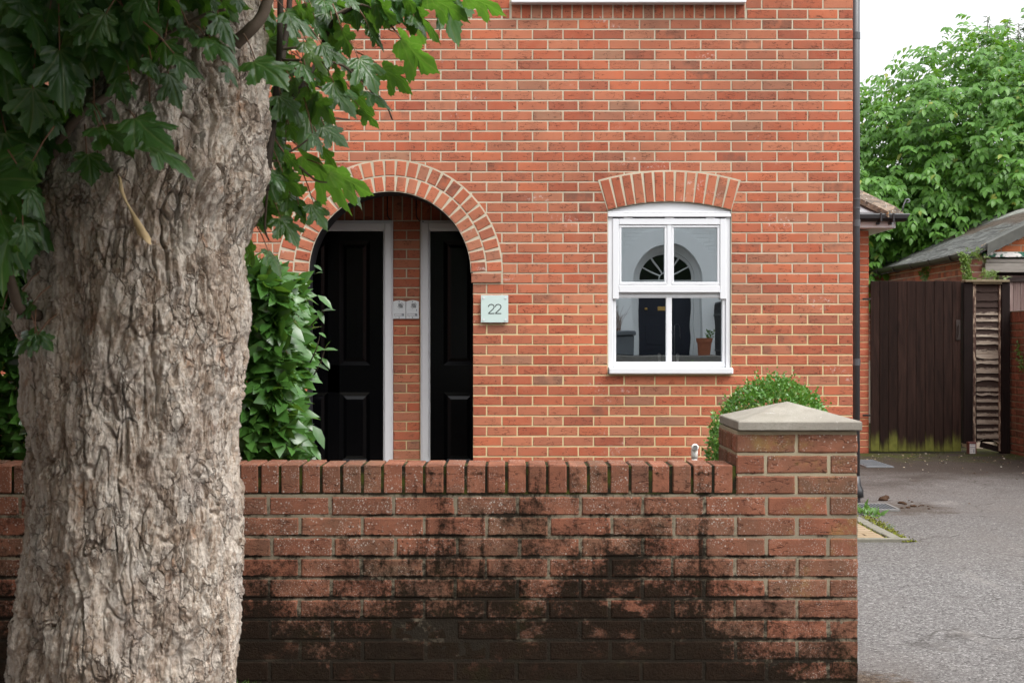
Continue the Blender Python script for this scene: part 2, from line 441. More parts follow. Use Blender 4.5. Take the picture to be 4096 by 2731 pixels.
M['capwood'] = mk_wood('mossy_cap_board', (.11, .085, .05), (.24, .20, .13), axis='x')
def mk_slat():
    N = NB('weathered_slat'); p = N.pos(); rc = N.sep(N.attr('rnd')); uvz = N.attr('slat', 'Fac')
    o = N.add(p, N.scl(N.attr('rnd'), (5., 5., 5.)))
    g = N.noise(N.scl(o, (4, 50, 60)), 1., 5, .7, .5)
    pale = N.mix(N.step(g, .25, .75), (.12, .09, .068), (.33, .28, .225))
    m = N.math('ADD', uvz, N.math('MULTIPLY', N.math('SUBTRACT', N.noise(N.scl(o, (14, 14, 60)), 1., 5, .75), .5), .9))
    paint = N.step(m, .24, .42)
    c = N.mix(paint, pale, (.030, .018, .014))
    return N.fin(c, .8, N.bump(g, .5, .004), .2)
M['slat'] = mk_slat()
def mk_trimw():
    N = NB('peeling_batten'); p = N.pos()
    g = N.noise(N.scl(p, (60, 60, 6)), 1., 5, .7, .5)
    c = N.mix(N.step(N.noise(N.scl(p, (30, 30, 7)), 1., 5, .75), .46, .60), (.060, .032, .024), N.mix(g, (.22, .15, .10), (.42, .34, .26)))
    return N.fin(c, .8, N.bump(g, .4, .004), .2)
M['batten'] = mk_trimw()
def mk_greenpaint():
    N = NB('peeling_green_paint'); p = N.pos()
    m = N.step(N.noise(N.scl(p, (1, 1, 2)), 7, 5, .65), .46, .50)
    c = N.mix(m, (.028, .13, .085), (.70, .69, .67))
    c = N.mix(N.step(N.noise(p, 16, 5, .7), .62, .66), c, (.12, .08, .05))
    return N.fin(c, .6, N.bump(m, .5, .003), .3)
M['greenpaint'] = mk_greenpaint()
def mk_felt():
    N = NB('mineral_felt_roof'); p = N.pos()
    g = N.noise(N.scl(p, (.6, .12, .6)), 34, 6, .75, .4)
    c = N.mix(N.step(g, .3, .72), (.035, .036, .034), (.15, .155, .145))
    mo = N.step(N.noise(N.scl(p, (1, .35, 1)), 4., 6, .75), .54, .66)
    c = N.mix(N.math('MULTIPLY', mo, .75), c, (.055, .045, .03))
    sp = N.step(N.noise(p, 2.2, 5, .7), .58, .70)
    c = N.mix(N.math('MULTIPLY', sp, .6), c, (.34, .35, .30))
    q = N.sep(p)
    wob = N.math('MULTIPLY', N.math('SUBTRACT', N.noise(N.scl(p, (1, .5, 1)), 3., 4, .7), .5), .22)
    lap = N.step(N.math('FRACT', N.math('MULTIPLY', N.math('ADD', q[0], wob), 4.2)), .80, .97)
    c = N.mix(N.math('MULTIPLY', lap, .8), c, (.022, .020, .018))
    bnd = N.math('ADD', q[0], N.math('MULTIPLY', N.math('SUBTRACT', N.noise(N.scl(p, (1, .6, 1)), 4, 5, .75), .5), .5))
    c = N.mix(N.math('MULTIPLY', N.math('MULTIPLY', N.step(bnd, 5.95, 6.1), N.step(bnd, 6.42, 6.3)), .85), c, N.mix(g, (.035, .024, .016), (.10, .075, .055)))
    c = N.mix(N.math('MULTIPLY', N.step(q[0], 6.38, 6.44), .6), c, (.30, .31, .27))
    return N.fin(c, .9, N.bump(N.math('ADD', g, N.math('MULTIPLY', lap, -1.5)), 1., .03), .15)
M['felt'] = mk_felt()
def mk_hiptile():
    N = NB('lichen_concrete_tile'); p = N.pos(); n = N.noise(p, 13, 6, .75)
    c = N.mix(N.step(n, .35, .65), (.075, .065, .055), (.22, .17, .13))
    c = N.mix(N.math('MULTIPLY', N.step(N.noise(p, 24, 4, .7), .58, .66), .8), c, (.34, .21, .10))
    c = N.mix(N.step(N.vor(p, 26), .18, .1), c, (.55, .53, .48))
    return N.fin(c, .95, N.bump(n, .8, .01), .2)
M['hiptile'] = mk_hiptile()
def mk_cap():
    N = NB('cast_stone_cap'); p = N.pos(); n = N.noise(p, 9, 6, .65); f = N.noise(p, 230, 3, .7)
    c = N.mix(N.step(n, .3, .7), (.22, .20, .165), (.30, .28, .24))
    c = N.mix(N.math('MULTIPLY', N.step(f, .45, .68), .5), c, (.15, .13, .105))
    c = N.mix(N.math('MULTIPLY', N.step(N.noise(p, 4.5, 5, .7), .48, .66), .5), c, (.17, .15, .125))
    c = N.mix(N.math('MULTIPLY', N.step(N.noise(p, 15, 5, .7), .60, .68), .7), c, (.42, .41, .385))
    c = N.mix(N.math('MULTIPLY', N.step(N.noise(N.add(p, (5, 2, 1)), 11, 6, .75), .60, .72), .5), c, (.22, .165, .12))
    return N.fin(c, .9, N.bump(N.math('ADD', n, f), .5, .004), .2)
M['cap'] = mk_cap()
def mk_asphalt():
    N = NB('worn_asphalt'); p = N.pos(); q = N.sep(p)
    cell = N.node('ShaderNodeTexVoronoi', {'Vector': p, 'Scale': 122.})
    v = N.sep(cell.outputs['Color'])[0]
    c = N.ramp(v, [(0., (.045, .042, .041)), (.2, (.090, .084, .081)), (.6, (.135, .127, .123)), (.9, (.175, .166, .161)), (1., (.28, .27, .26))])
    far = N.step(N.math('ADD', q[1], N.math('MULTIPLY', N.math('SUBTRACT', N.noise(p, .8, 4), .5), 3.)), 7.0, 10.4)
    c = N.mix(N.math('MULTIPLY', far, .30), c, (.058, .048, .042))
    trk = N.math('MULTIPLY', N.step(N.noise(N.scl(p, (1, .06, 1)), 2.6, 4, .6), .50, .66), .30)
    c = N.mix(trk, c, (.085, .078, .074))
    crk = N.math('MULTIPLY', N.step(N.vor(N.add(p, N.scl(N.node('ShaderNodeTexNoise', {'Vector': p, 'Scale': 3.}).outputs['Color'], (.35, .35, 0))), 1.15, 'DISTANCE_TO_EDGE'), .010, .003), N.step(N.noise(p, .9, 2), .47, .55))
    c = N.mix(N.math('MULTIPLY', crk, .55), c, (.035, .03, .026))
    spt = N.step(N.math('ADD', N.vor(p, 2.4), N.math('MULTIPLY', N.noise(p, 14, 4), .25)), .24, .17)
    c = N.mix(N.math('MULTIPLY', spt, .45), c, (.05, .044, .04))
    big = N.noise(N.scl(p, (1, .5, 1)), 1.1, 5, .6)
    c = N.mix(N.math('MULTIPLY', N.step(big, .42, .7), .35), c, (.115, .10, .09))
    c = N.mix(N.math('MULTIPLY', N.step(N.noise(N.scl(p, (1, .4, 1)), 2.3, 5, .7), .58, .72), .4), c, (.24, .22, .205))
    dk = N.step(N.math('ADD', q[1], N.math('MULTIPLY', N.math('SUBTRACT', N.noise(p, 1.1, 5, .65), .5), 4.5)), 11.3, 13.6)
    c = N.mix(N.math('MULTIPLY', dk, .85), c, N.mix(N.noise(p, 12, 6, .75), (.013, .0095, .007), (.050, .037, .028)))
    ms = N.math('MULTIPLY', N.step(N.math('ADD', q[1], N.math('MULTIPLY', N.math('SUBTRACT', N.noise(p, 2.2, 5, .7), .5), 3.5)), 14.0, 15.0), N.step(N.noise(p, 7, 5, .7), .4, .58))
    c = N.mix(N.math('MULTIPLY', ms, .8), c, (.045, .052, .010))
    br = N.math('MULTIPLY', N.step(N.noise(N.scl(p, (1, .6, 1)), 3.3, 6, .75), .57, .68), N.step(q[1], 9.5, 11.5))
    c = N.mix(N.math('MULTIPLY', br, .6), c, (.045, .032, .024))
    # soil washed against the foot of the pier
    dd = N.node('ShaderNodeVectorMath', {0: p, 1: (1.30, 5.28, 0)}, operation='DISTANCE').outputs['Value']
    so = N.step(N.math('ADD', dd, N.math('MULTIPLY', N.math('SUBTRACT', N.noise(p, 17, 5, .75), .5), .5)), .30, .12)
    c = N.mix(N.math('MULTIPLY', so, .9), c, N.ramp(N.noise(p, 70, 4, .8), [(.35, (.02, .013, .009)), (.55, (.07, .047, .032)), (.68, (.20, .16, .12))]))
    d2 = N.node('ShaderNodeVectorMath', {0: p, 1: (2.75, 10.25, 0)}, operation='DISTANCE').outputs['Value']
    s2 = N.step(N.math('ADD', d2, N.math('MULTIPLY', N.math('SUBTRACT', N.noise(p, 7, 5, .75), .5), .9)), .55, .2)
    c = N.mix(N.math('MULTIPLY', s2, .7), c, (.05, .036, .026))
    h = N.math('ADD', N.math('MULTIPLY', cell.outputs['Distance'], -1.), N.math('MULTIPLY', N.noise(p, 30, 4), .8))
    return N.fin(c, .9, N.bump(h, .7, .006), .08)
M['asphalt'] = mk_asphalt()
def mk_paver():
    N = NB('pink_block_paver'); p = N.pos(); rc = N.sep(N.attr('rnd'))
    c = N.mix(rc[0], (.225, .165, .10), (.28, .215, .145))
    c = N.mix(N.math('MULTIPLY', N.step(N.noise(p, 60, 5, .7), .45, .7), .4), c, (.27, .18, .13))
    return N.fin(c, .9, N.bump(N.noise(p, 120, 3), .4, .004), .2)
M['paver'] = mk_paver()
M['moss'] = simple('yellow_moss', (.15, .16, .025), .95, .5, 60, 1., .1)

def leaf_mat(name, ca, cb, cy, trans=.35, rough=.38, vein=False, yfrac=.93, spec=.45, tcol=None):
    N = NB(name); r = N.island()
    c = N.ramp(r, [(0., ca), (.5, cb), (yfrac, ca), (min(.995, yfrac + .03), cy), (1., cy)])
    p = N.pos(); n = N.noise(p, 40, 3)
    c = N.mix(N.math('MULTIPLY', N.step(n, .4, .7), .25), c, tuple(x * .6 for x in ca))
    bmp = None
    if vein:
        uv = N.sep(N.node('ShaderNodeTexCoord').outputs['UV'])
        a = N.math('ARCTAN2', uv[0], N.math('ADD', uv[1], .03))
        m = N.math('ABSOLUTE', N.math('SUBTRACT', N.math('MODULO', N.math('ADD', N.math('ABSOLUTE', a), .33), .66), .33))
        rr = N.math('SQRT', N.math('ADD', N.math('MULTIPLY', uv[0], uv[0]), N.math('MULTIPLY', uv[1], uv[1])))
        d = N.math('MULTIPLY', m, rr)
        c = N.mix(N.math('MULTIPLY', N.step(d, .022, .006), .5), c, (.16, .20, .07))
        h = N.step(d, .0, .07)
        bmp = N.bump(N.math('ADD', h, N.math('MULTIPLY', n, .6)), .45, .006)
    N.fin(c, rough, bmp, spec)
    tl = N.node('ShaderNodeBsdfTranslucent', {'Color': N.mix(.6, c, tcol or (.16, .30, .02), 'MIX')})
    mx = N.node('ShaderNodeMixShader', {0: trans, 1: N.b.outputs[0], 2: tl.outputs[0]})
    N.t.links.new(mx.outputs[0], N.out.inputs[0]); return N.m
M['maple'] = leaf_mat('sycamore_leaf', (.034, .088, .026), (.050, .125, .030), (.085, .16, .03), .42, .34, vein=True, spec=.55, tcol=(.15, .33, .015))
M['laurel'] = leaf_mat('hedge_leaf', (.040, .110, .022), (.072, .185, .034), (.20, .17, .04), .28, .26, yfrac=.985, spec=.55)
M['boxleaf'] = leaf_mat('box_leaf', (.065, .165, .026), (.10, .24, .036), (.16, .25, .05), .3, .35, yfrac=.88)
M['walnut'] = leaf_mat('walnut_leaf', (.075, .19, .030), (.125, .28, .044), (.32, .34, .06), .44, .40, yfrac=.97, spec=.35)
M['feather'] = leaf_mat('feathery_leaf', (.05, .075, .03), (.06, .09, .04), (.09, .1, .04), .3, .5)
M['weed'] = leaf_mat('weed_leaf', (.08, .17, .04), (.11, .22, .05), (.2, .25, .06), .35, .4)
M['fern'] = leaf_mat('fern_frond', (.10, .17, .03), (.14, .22, .04), (.2, .2, .05), .35, .5)
M['twig'] = simple('twig_bark', (.085, .062, .045), .8, .3, 60, .4, .2)
M['twigdark'] = simple('dark_stem_bark', (.030, .022, .016), .8, .3, 60, .4, .2)
M['petiole'] = simple('red_petiole', (.16, .075, .04), .5, .2, 60, 0)
M['deadleaf'] = simple('dry_leaf', (.50, .36, .20), .7, .25, 40, .4, .2)
M['litter'] = simple('leaf_litter', (.16, .10, .055), .9, .6, 25, .2, .1)

def mk_bark():
    N = NB('sycamore_bark'); p = N.pos()
    q = N.scl(p, (1., 1., .55))
    n = N.noise(q, 7, 7, .68, .3); pl = N.attr('plate', 'Fac')
    v = N.math('ADD', n, N.math('MULTIPLY', N.math('SUBTRACT', pl, .5), .36))
    c = N.ramp(v, [(.28, (.20, .135, .092)), (.41, (.40, .305, .232)), (.50, (.54, .445, .358)), (.59, (.64, .555, .47)), (.72, (.72, .65, .57))])
    c = N.mix(N.math('MULTIPLY', N.step(N.noise(N.add(q, (3, 1, 7)), 5, 5, .65), .52, .66), .4), c, (.42, .39, .37))
    c = N.mix(N.math('MULTIPLY', N.step(N.noise(N.add(q, (6, 3, 4)), 4, 5, .7), .50, .62), .45), c, (.36, .25, .17))
    c = N.mix(N.math('MULTIPLY', N.step(N.noise(N.add(q, (9, 4, 2)), 13, 4, .6), .61, .69), .65), c, (.40, .21, .115))
    c = N.mix(N.math('MULTIPLY', N.step(N.noise(N.add(q, (1, 8, 5)), 6, 5, .7), .53, .66), .45), c, (.50, .40, .335))
    c = N.mix(N.math('MULTIPLY', N.step(N.noise(q, 30, 6, .8, .3), .50, .62), .45), c, (.17, .122, .088))
    f = N.noise(N.scl(p, (1, 1, .5)), 95, 5, .75, .3)
    c = N.mix(N.math('MULTIPLY', N.step(f, .46, .70), .5), c, (.60, .55, .50))
    c = N.mix(N.math('MULTIPLY', N.step(f, .46, .30), .38), c, (.19, .14, .105))
    wv_ = N.scl(N.node('ShaderNodeTexNoise', {'Vector': p, 'Scale': 22., 'Detail': 3.}).outputs['Color'], (.034, .034, .05))
    vq = N.scl(N.add(p, wv_), (1., 1., .46))
    cellc = N.sep(N.vor(vq, 36, 'F1', 'Color'))[0]
    c = N.mix(N.math('MULTIPLY', N.math('SUBTRACT', cellc, .5), .9, clamp=True), c, (.62, .57, .51))
    c = N.mix(N.math('MULTIPLY', N.math('SUBTRACT', .45, cellc), .9, clamp=True), c, (.20, .148, .112))
    ed = N.vor(vq, 36, 'DISTANCE_TO_EDGE')
    ck = N.math('MULTIPLY', N.step(ed, .075, .02), N.step(N.noise(N.add(q, (2, 6, 1)), 11, 4, .6), .46, .58))
    c = N.mix(N.math('MULTIPLY', ck, .42), c, (.10, .07, .05))
    h = N.math('ADD', N.math('MULTIPLY', N.noise(q, 38, 6, .78, .2), 1.3), N.math('MULTIPLY', f, .8))
    h = N.math('ADD', N.math('ADD', h, N.math('MULTIPLY', ck, -1.1)), N.math('MULTIPLY', cellc, .5))
    return N.fin(c, .92, N.bump(h, 1., .012), .12)
M['bark'] = mk_bark()
def mk_whitewall():
    N = NB('painted_white_brick'); p = N.pos()
    q = N.node('ShaderNodeMapping', {'Vector': p, 'Rotation': (R(90), 0, 0)}).outputs[0]
    b = N.node('ShaderNodeTexBrick', {'Vector': q, 'Scale': 1.0, 'Mortar Size': .008, 'Brick Width': .225, 'Row Height': .075, 'Mortar Smooth': .4})
    n = N.noise(p, 12, 5)
    return N.fin(N.mix(n, (.70, .715, .71), (.80, .81, .80)), .6, N.bump(N.math('ADD', N.math('MULTIPLY', b.outputs['Fac'], -1.), N.math('MULTIPLY', n, .8)), .7, .012), .3)
M['whitewall'] = mk_whitewall()
M['whiteplain'] = simple('white_render', (.76, .77, .765), .55, .03, 6, .05)
def mk_sidewall():
    N = NB('plain_house_brick'); p = N.pos()
    q = N.sep(p); v = N.node('ShaderNodeCombineXYZ', {0: N.math('ADD', q[0], q[1]), 1: q[2], 2: 0.}).outputs[0]
    b = N.node('ShaderNodeTexBrick', {'Vector': v, 'Scale': 1.0, 'Mortar Size': .005, 'Brick Width': .225, 'Row Height': .075, 'Color1': (.42, .13, .07, 1), 'Color2': (.34, .11, .06, 1), 'Mortar': (.5, .43, .32, 1)})
    return N.fin(b.outputs['Color'], .9, N.bump(N.math('MULTIPLY', b.outputs['Fac'], -1.), .5, .006), .2)
M['sidewall'] = mk_sidewall()

# ------------------------------------------------------------------ camera, light, world
cam = bpy.data.cameras.new('camera'); co = bpy.data.objects.new('camera', cam); COL.objects.link(co)
co.location = (0, 0, EYE); co.rotation_euler = (R(90), 0, 0)
cam.lens = 50; cam.sensor_width = 36; cam.clip_start = .05; cam.clip_end = 2000
cam.dof.use_dof = True; cam.dof.focus_distance = 9.5; cam.dof.aperture_fstop = 12.0
scn.camera = co
SUN_EL, SUN_AZ = 56., 128.          # azimuth clockwise from +Y
w = bpy.data.worlds.new('World'); scn.world = w; w.use_nodes = True
nt = w.node_tree; bg = nt.nodes['Background']
sky = nt.nodes.new('ShaderNodeTexSky'); sky.sky_type = 'NISHITA'; sky.sun_disc = False
sky.sun_elevation = R(SUN_EL); sky.sun_rotation = R(SUN_AZ); sky.air_density = 1.2; sky.dust_density = 3.0
hs = nt.nodes.new('ShaderNodeHueSaturation'); hs.inputs['Saturation'].default_value = .10
nt.links.new(sky.outputs[0], hs.inputs['Color']); tc = nt.nodes.new('ShaderNodeTexCoord'); sx = nt.nodes.new('ShaderNodeSeparateXYZ'); nt.links.new(tc.outputs['Generated'], sx.inputs[0])
mr = nt.nodes.new('ShaderNodeMapRange'); nt.links.new(sx.outputs[2], mr.inputs[0])
for i_, v_ in enumerate((0., 1., 1.0, 2.9)): mr.inputs[i_ + 1].default_value = v_
vm = nt.nodes.new('ShaderNodeVectorMath'); vm.operation = 'SCALE'; nt.links.new(hs.outputs[0], vm.inputs[0]); nt.links.new(mr.outputs[0], vm.inputs['Scale'])
nt.links.new(vm.outputs[0], bg.inputs[0])
bg.inputs[1].default_value = .15
sl = bpy.data.lights.new('sun', 'SUN'); sl.energy = .9; sl.angle = R(35); sl.color = (1., .96, .9)
so = bpy.data.objects.new('sun', sl); COL.objects.link(so)
sd = Vector((math.sin(R(SUN_AZ)) * math.cos(R(SUN_EL)), math.cos(R(SUN_AZ)) * math.cos(R(SUN_EL)), math.sin(R(SUN_EL))))
so.rotation_euler = (-sd).to_track_quat('-Z', 'Y').to_euler(); so.location = (4, -6, 12)
scn.view_settings.view_transform = 'Standard'; scn.view_settings.look = 'None'
scn.view_settings.exposure = 0.62; scn.view_settings.gamma = 1
scn.render.engine = 'CYCLES'
scn.render.resolution_x = 1024; scn.render.resolution_y = 682
scn.cycles.max_bounces = 8; scn.cycles.transparent_max_bounces = 12

# ------------------------------------------------------------------ ground
def ground():
    mb = MB()
    xs = [-150, -40, -12, -6, -3, -1, 0, 1, 2, 3, 4, 5, 7, 10, 16, 40, 150]
    ys = [-150, -40, -12, -6, -2, 0, 2, 4, 5, 5.6, 6, 6.5, 7, 7.5, 8, 8.5, 9, 9.5, 10.1, 11, 12, 13, 14, 15, 16, 18, 22, 30, 60, 150, 300]
    g = [[mb.vert((x, y, gz(y))) for x in xs] for y in ys]
    for j in range(len(ys) - 1):
        for i in range(len(xs) - 1):
            mb.face((g[j][i], g[j][i + 1], g[j + 1][i + 1], g[j + 1][i]))
    tag(mb.build('ground', M['asphalt'], smooth=True), kind='structure')
    mb = MB()
    g = []
    ys = [5.48 + .29 * i for i in range(18)]
    for y in ys: g.append([mb.vert((min(-5.6 + i * .272, y * .2287 - .02) if i < 25 else min(1.95, y * .2287), y if y < 10.4 else 10.4, gz(min(y, 10.4)) + .006 + .012 * (mn.noise((i * .9, y * 3, 0)) + .6))) for i in range(26)])
    for j in range(len(g) - 1):
        for i in range(25): mb.face((g[j][i], g[j][i + 1], g[j + 1][i + 1], g[j + 1][i]))
    tag(mb.build('soil_bed', M['soilm'], smooth=True), kind='structure')
ground()

# ------------------------------------------------------------------ house
YH = 10.5
TH = lambda u, v, wv: (u, YH - wv, v)
house = thing('brick_house', 'red brick house with arched porch and white sash window behind the garden wall', 'house', (-1.5, YH, 0))
AX, AZ, AR = -.9007, 1.7585, .598
JL, JR = -1.513, -.287
WX0, WX1, WZ0, WZ1, WZC = .707, 1.617, 1.009, 2.216, 2.281
SX, SR = 1.162, 1.68; SZ = WZC - SR
SILLX0, SILLX1 = -.007, 1.718
HX0, HX1, HTOP = -5.6, 2.516, 5.6

def rect_sub(rects, o):
    res = []
    for (a, b, c, d) in rects:
        x0, x1, z0, z1 = o
        if b <= x0 or a >= x1 or d <= z0 or c >= z1: res.append((a, b, c, d)); continue
        if a < x0: res.append((a, x0, c, d))
        if b > x1: res.append((x1, b, c, d))
        aa, bb = max(a, x0), min(b, x1)
        if c < z0: res.append((aa, bb, c, z0))
        if d > z1: res.append((aa, bb, z1, d))
    return [r for r in res if r[1] - r[0] > .018 and r[3] - r[2] > .014]

def clip_half(poly, n, d):                      # keep n.p >= d
    out = []
    for i in range(len(poly)):
        p, q = poly[i], poly[(i + 1) % len(poly)]
        sp = n[0] * p[0] + n[1] * p[1] - d; sq = n[0] * q[0] + n[1] * q[1] - d
        if sp >= 0: out.append(p)
        if (sp >= 0) != (sq >= 0):
            t = sp / (sp - sq); out.append((p[0] + (q[0] - p[0]) * t, p[1] + (q[1] - p[1]) * t))
    return out

def house_wall():
    mb = MB(); mb.mi = 0
    top = 3.626
    k = -26
    while True:
        z1 = top - k * .075 - .005; z0 = z1 - .065
        if z1 < .0: break
        off = 0. if k % 2 == 0 else .1128
        x = HX1
        first = True
        while x > HX0:
            wdt = .2155 if (not first or k % 2 == 0) else .1025
            x0 = x - wdt
            if x0 < -4.6 and (z0 > 4.2): break
            rs = [(x0, x, z0, z1)]
            rs = rect_sub(rs, (JL, JR, -.2, AZ - .085))
            rs = rect_sub(rs, (AX - .845, AX + .834, AZ - .088, AZ))
            rs = rect_sub(rs, (WX0 - .004, WX1 + .004, WZ0, WZ1))
            rs = rect_sub(rs, (SILLX0 - .012, SILLX1 + .008, 3.628, 5.2))
            rs2 = []
            for (a, b, c, d) in rs:
                cutx = [xx for xx in (WX0 - .004, WX1 + .004) if a + .01 < xx < b - .01 and d > WZ1 - .1 and c < 2.55]
                e_ = [a] + cutx + [b]
                rs2 += [(e_[q], e_[q + 1], c, d) for q in range(len(e_) - 1)]
            for (a, b, c, d) in rs2:
                pts = [(a, c), (b, c), (b, d), (a, d)]
                clip = None
                if d > AZ:
                    ds = [math.hypot(px - AX, pz - AZ) for px, pz in pts]
                    if min(ds) < .70:
                        if max(ds) < .72: continue
                        cx, cz = (a + b) / 2 - AX, (c + d) / 2 - AZ
                        l = math.hypot(cx, cz); n = (cx / l, cz / l)
                        clip = clip_half(pts, n, n[0] * AX + n[1] * AZ + .70)
                if WZ1 - .1 < d and c < 2.6 and b > WX0 + .01 and a < WX1 - .01:
                    ds = [math.hypot(px - SX, pz - SZ) for px, pz in pts]
                    if min(ds) < SR + .1:
                        if max(ds) < SR + .12: continue
                        cx, cz = (a + b) / 2 - SX, (c + d) / 2 - SZ
                        l = math.hypot(cx, cz); n = (cx / l, cz / l)
                        clip = clip_half(pts, n, n[0] * SX + n[1] * SZ + SR + .1)
                if clip is not None:
                    if len(clip) >= 3: mb.newrnd(); mb.cprism(clip, TH, -.004, .004, .002)
                else:
                    mb.brick(TH, a, b, c, d, .0032 + random.uniform(-.001, .001), .0011, .0035)
            x = x0 - .0102; first = False
        k += 1
    # mortar sheet with the two openings
    mb.mi = 1; mb.rc = None
    outer = [(HX0, -.1), (HX1 - .004, -.1), (HX1 - .004, HTOP), (HX0, HTOP)]
    arch = [(JL, .0), (JL, AZ)] + [(AX - AR * math.cos(math.pi * i / 40), AZ + AR * math.sin(math.pi * i / 40)) for i in range(41)] + [(JR, AZ), (JR, .0)]
    th = math.asin((WX1 - WX0) / 2 / SR)
    win = [(WX0, WZ0), (WX0, WZ1)] + [(SX + SR * math.sin(-th + 2 * th * i / 16), SZ + SR * math.cos(-th + 2 * th * i / 16)) for i in range(1, 16)] + [(WX1, WZ1), (WX1, WZ0)]
    up = [(SILLX0 + .06, 3.76), (SILLX0 + .06, 5.0), (SILLX1 - .06, 5.0), (SILLX1 - .06, 3.76)]
    loops = [outer, arch, win, up]
    allp = [p for l in loops for p in l]
    vi = [mb.vert((p[0], YH, p[1])) for p in allp]
    for t in tessellate_polygon([[Vector((p[0], p[1], 0)) for p in l] for l in loops]):
        a = [allp[i] for i in t]
        ar = (a[1][0] - a[0][0]) * (a[2][1] - a[0][1]) - (a[2][0] - a[0][0]) * (a[1][1] - a[0][1])
        mb.face([vi[i] for i in (t if ar > 0 else t[::-1])])
    # window reveals
    for i in range(len(win)):
        p, q = win[i], win[(i + 1) % len(win)]
        mb.poly([(p[0], YH, p[1]), (q[0], YH, q[1]), (q[0], YH + .12, q[1]), (p[0], YH + .12, p[1])])
    mb.build('front_wall', [M['brick'], M['mortar']], house)

    # side and rear body
    mb = MB()
    mb.box(HX1 - .1, HX1, YH + .006, 15.2, -.1, HTOP); mb.box(HX0, HX0 + .1, YH + .02, 15.2, -.1, HTOP)
    mb.box(HX0 + .1, HX1 - .1, 15.1, 15.2, -.1, HTOP)
    mb.build('side_wall', M['sidewall'], house)
    mb = MB()
    rz = 7.6; ym = 12.85
    for sgn, y0 in ((1, YH - .35), (-1, 15.55)):
        y1 = ym
        mb.poly([(HX0 - .2, y0, HTOP - .1), (HX1 + .2, y0, HTOP - .1), (HX1 + .2, y1, rz), (HX0 - .2, y1, rz)])
        mb.poly([(HX0 - .2, y0, HTOP - .22), (HX1 + .2, y0, HTOP - .22), (HX1 + .2, y1, rz - .12), (HX0 - .2, y1, rz - .12)])
    for x in (HX0, HX1 - .05): mb.poly([(x, YH, HTOP), (x, 15.2, HTOP), (x, ym, rz - .12)])
    mb.build('roof', M['slate'], house)

    # brick corner: thin return so the arris shows brick ends
    # arch of two header rings
    mb = MB(); mb.mi = 1
    n = 64
    for r0, r1, wv in ((AR - .002, AR + .2365, .0055),):
        a0, a1 = -0.0, math.pi
        for i in range(n):
            t0 = a0 + (a1 - a0) * i / n; t1 = a0 + (a1 - a0) * (i + 1) / n
            q = lambda t, r: (AX + r * math.cos(t), AZ + r * math.sin(t))
            p = [q(t0, r0), q(t0, r1), q(t1, r1), q(t1, r0)]
            mb.poly([TH(*k_, wv) for k_ in p])
            mb.poly([TH(*p[1], wv), TH(*p[1], -.004), TH(*p[2], -.004), TH(*p[2], wv)])
            mb.poly([TH(*p[0], wv), TH(*p[3], wv), TH(*p[3], -.02), TH(*p[0], -.02)])
    # mortar backing at both feet
    for x0, x1 in ((AX - AR - .2365, JL), (JR, AX + AR + .2365)):
        mb.poly([TH(x0, AZ - .088, .005), TH(x1, AZ - .088, .005), TH(x1, AZ, .005), TH(x0, AZ, .005)])
    mb.mi = 0
    for r0, nb in ((AR + .002, 25), (AR + .119, 29)):
        r1 = r0 + .106
        for i in range(nb):
            t = math.pi * (i + .5) / nb
            er = (math.cos(t), math.sin(t)); et = (-er[1], er[0]); hw = .0325 + random.uniform(-.0012, .0008)
            if r0 > .7: hw += .001
            j = random.uniform(-.002, .002)
            def Tr(u, v, wv, er=er, et=et, j=j):
                return TH(AX + er[0] * v + et[0] * u + et[0] * j, AZ + er[1] * v + et[1] * u, wv)
            mb.brick(lambda u, v, wv: Tr(-u, v, wv), -hw, hw, r0, r1, .0095 + random.uniform(-.001, .001), .0012, .0035, 2, 2)
    for x0, x1 in ((AX - AR - .225, AX - AR - .008), (AX + AR + .004, AX + AR + .222)):
        mb.brick(TH, x0, x1, AZ - .076, AZ - .008, .016, .001, .004)
    mb.build('door_arch', [M['brick'], M['mortar']], house)

    # segmental arch over the window
    mb = MB(); mb.mi = 1
    th2 = th + .002; n = 20
    for i in range(n):
        t0 = -th2 + 2 * th2 * i / n; t1 = -th2 + 2 * th2 * (i + 1) / n
        q = lambda t, r: (SX + r * math.sin(t), SZ + r * math.cos(t))
        e = .010
        p = [q(t0 * 1.0, SR), q(t1, SR), q(t1 * 1.012, SR + .232), q(t0 * 1.012, SR + .232)]
        mb.poly([TH(*k_, .0055) for k_ in p])
        mb.poly([TH(*p[3], .0055), TH(*p[2], .0055), TH(*p[2], -.004), TH(*p[3], -.004)])
        mb.poly([TH(*p[0], .0055), TH(*p[0], -.03), TH(*p[1], -.03), TH(*p[1], .0055)])
    mb.mi = 0; nb = 13
    for i in range(nb):
        t = -th2 + 2 * th2 * (i + .5) / nb
        er = (math.sin(t), math.cos(t)); et = (er[1], -er[0]); hw = .0305 + random.uniform(-.0012, .0012)
        def Tr(u, v, wv, er=er, et=et): return TH(SX + er[0] * v + et[0] * u, SZ + er[1] * v + et[1] * u, wv)
        mb.brick(Tr, -hw, hw, SR + .002, SR + .220, .0095 + random.uniform(-.001, .001), .0012, .0035, 2, 3)
    mb.build('window_arch', [M['brick'], M['mortar']], house)

    # soldier course below the upstairs sill
    mb = MB(); nb = 23; pt = (SILLX1 - SILLX0 + .004) / nb
    mb.mi = 1; mb.poly([TH(SILLX0 - .012, 3.628, .003), TH(SILLX1 + .008, 3.628, .003), TH(SILLX1 + .008, 3.75, .003), TH(SILLX0 - .012, 3.75, .003)]); mb.mi = 0
    for i in range(nb):
        mb.brick(TH, SILLX0 + pt * i + .005, SILLX0 + pt * (i + 1) - .005, 3.632, 3.738, .006, .001, .0035, 2, 2)
    mb.build('soldier_course', [M['brick'], M['mortar']], house)
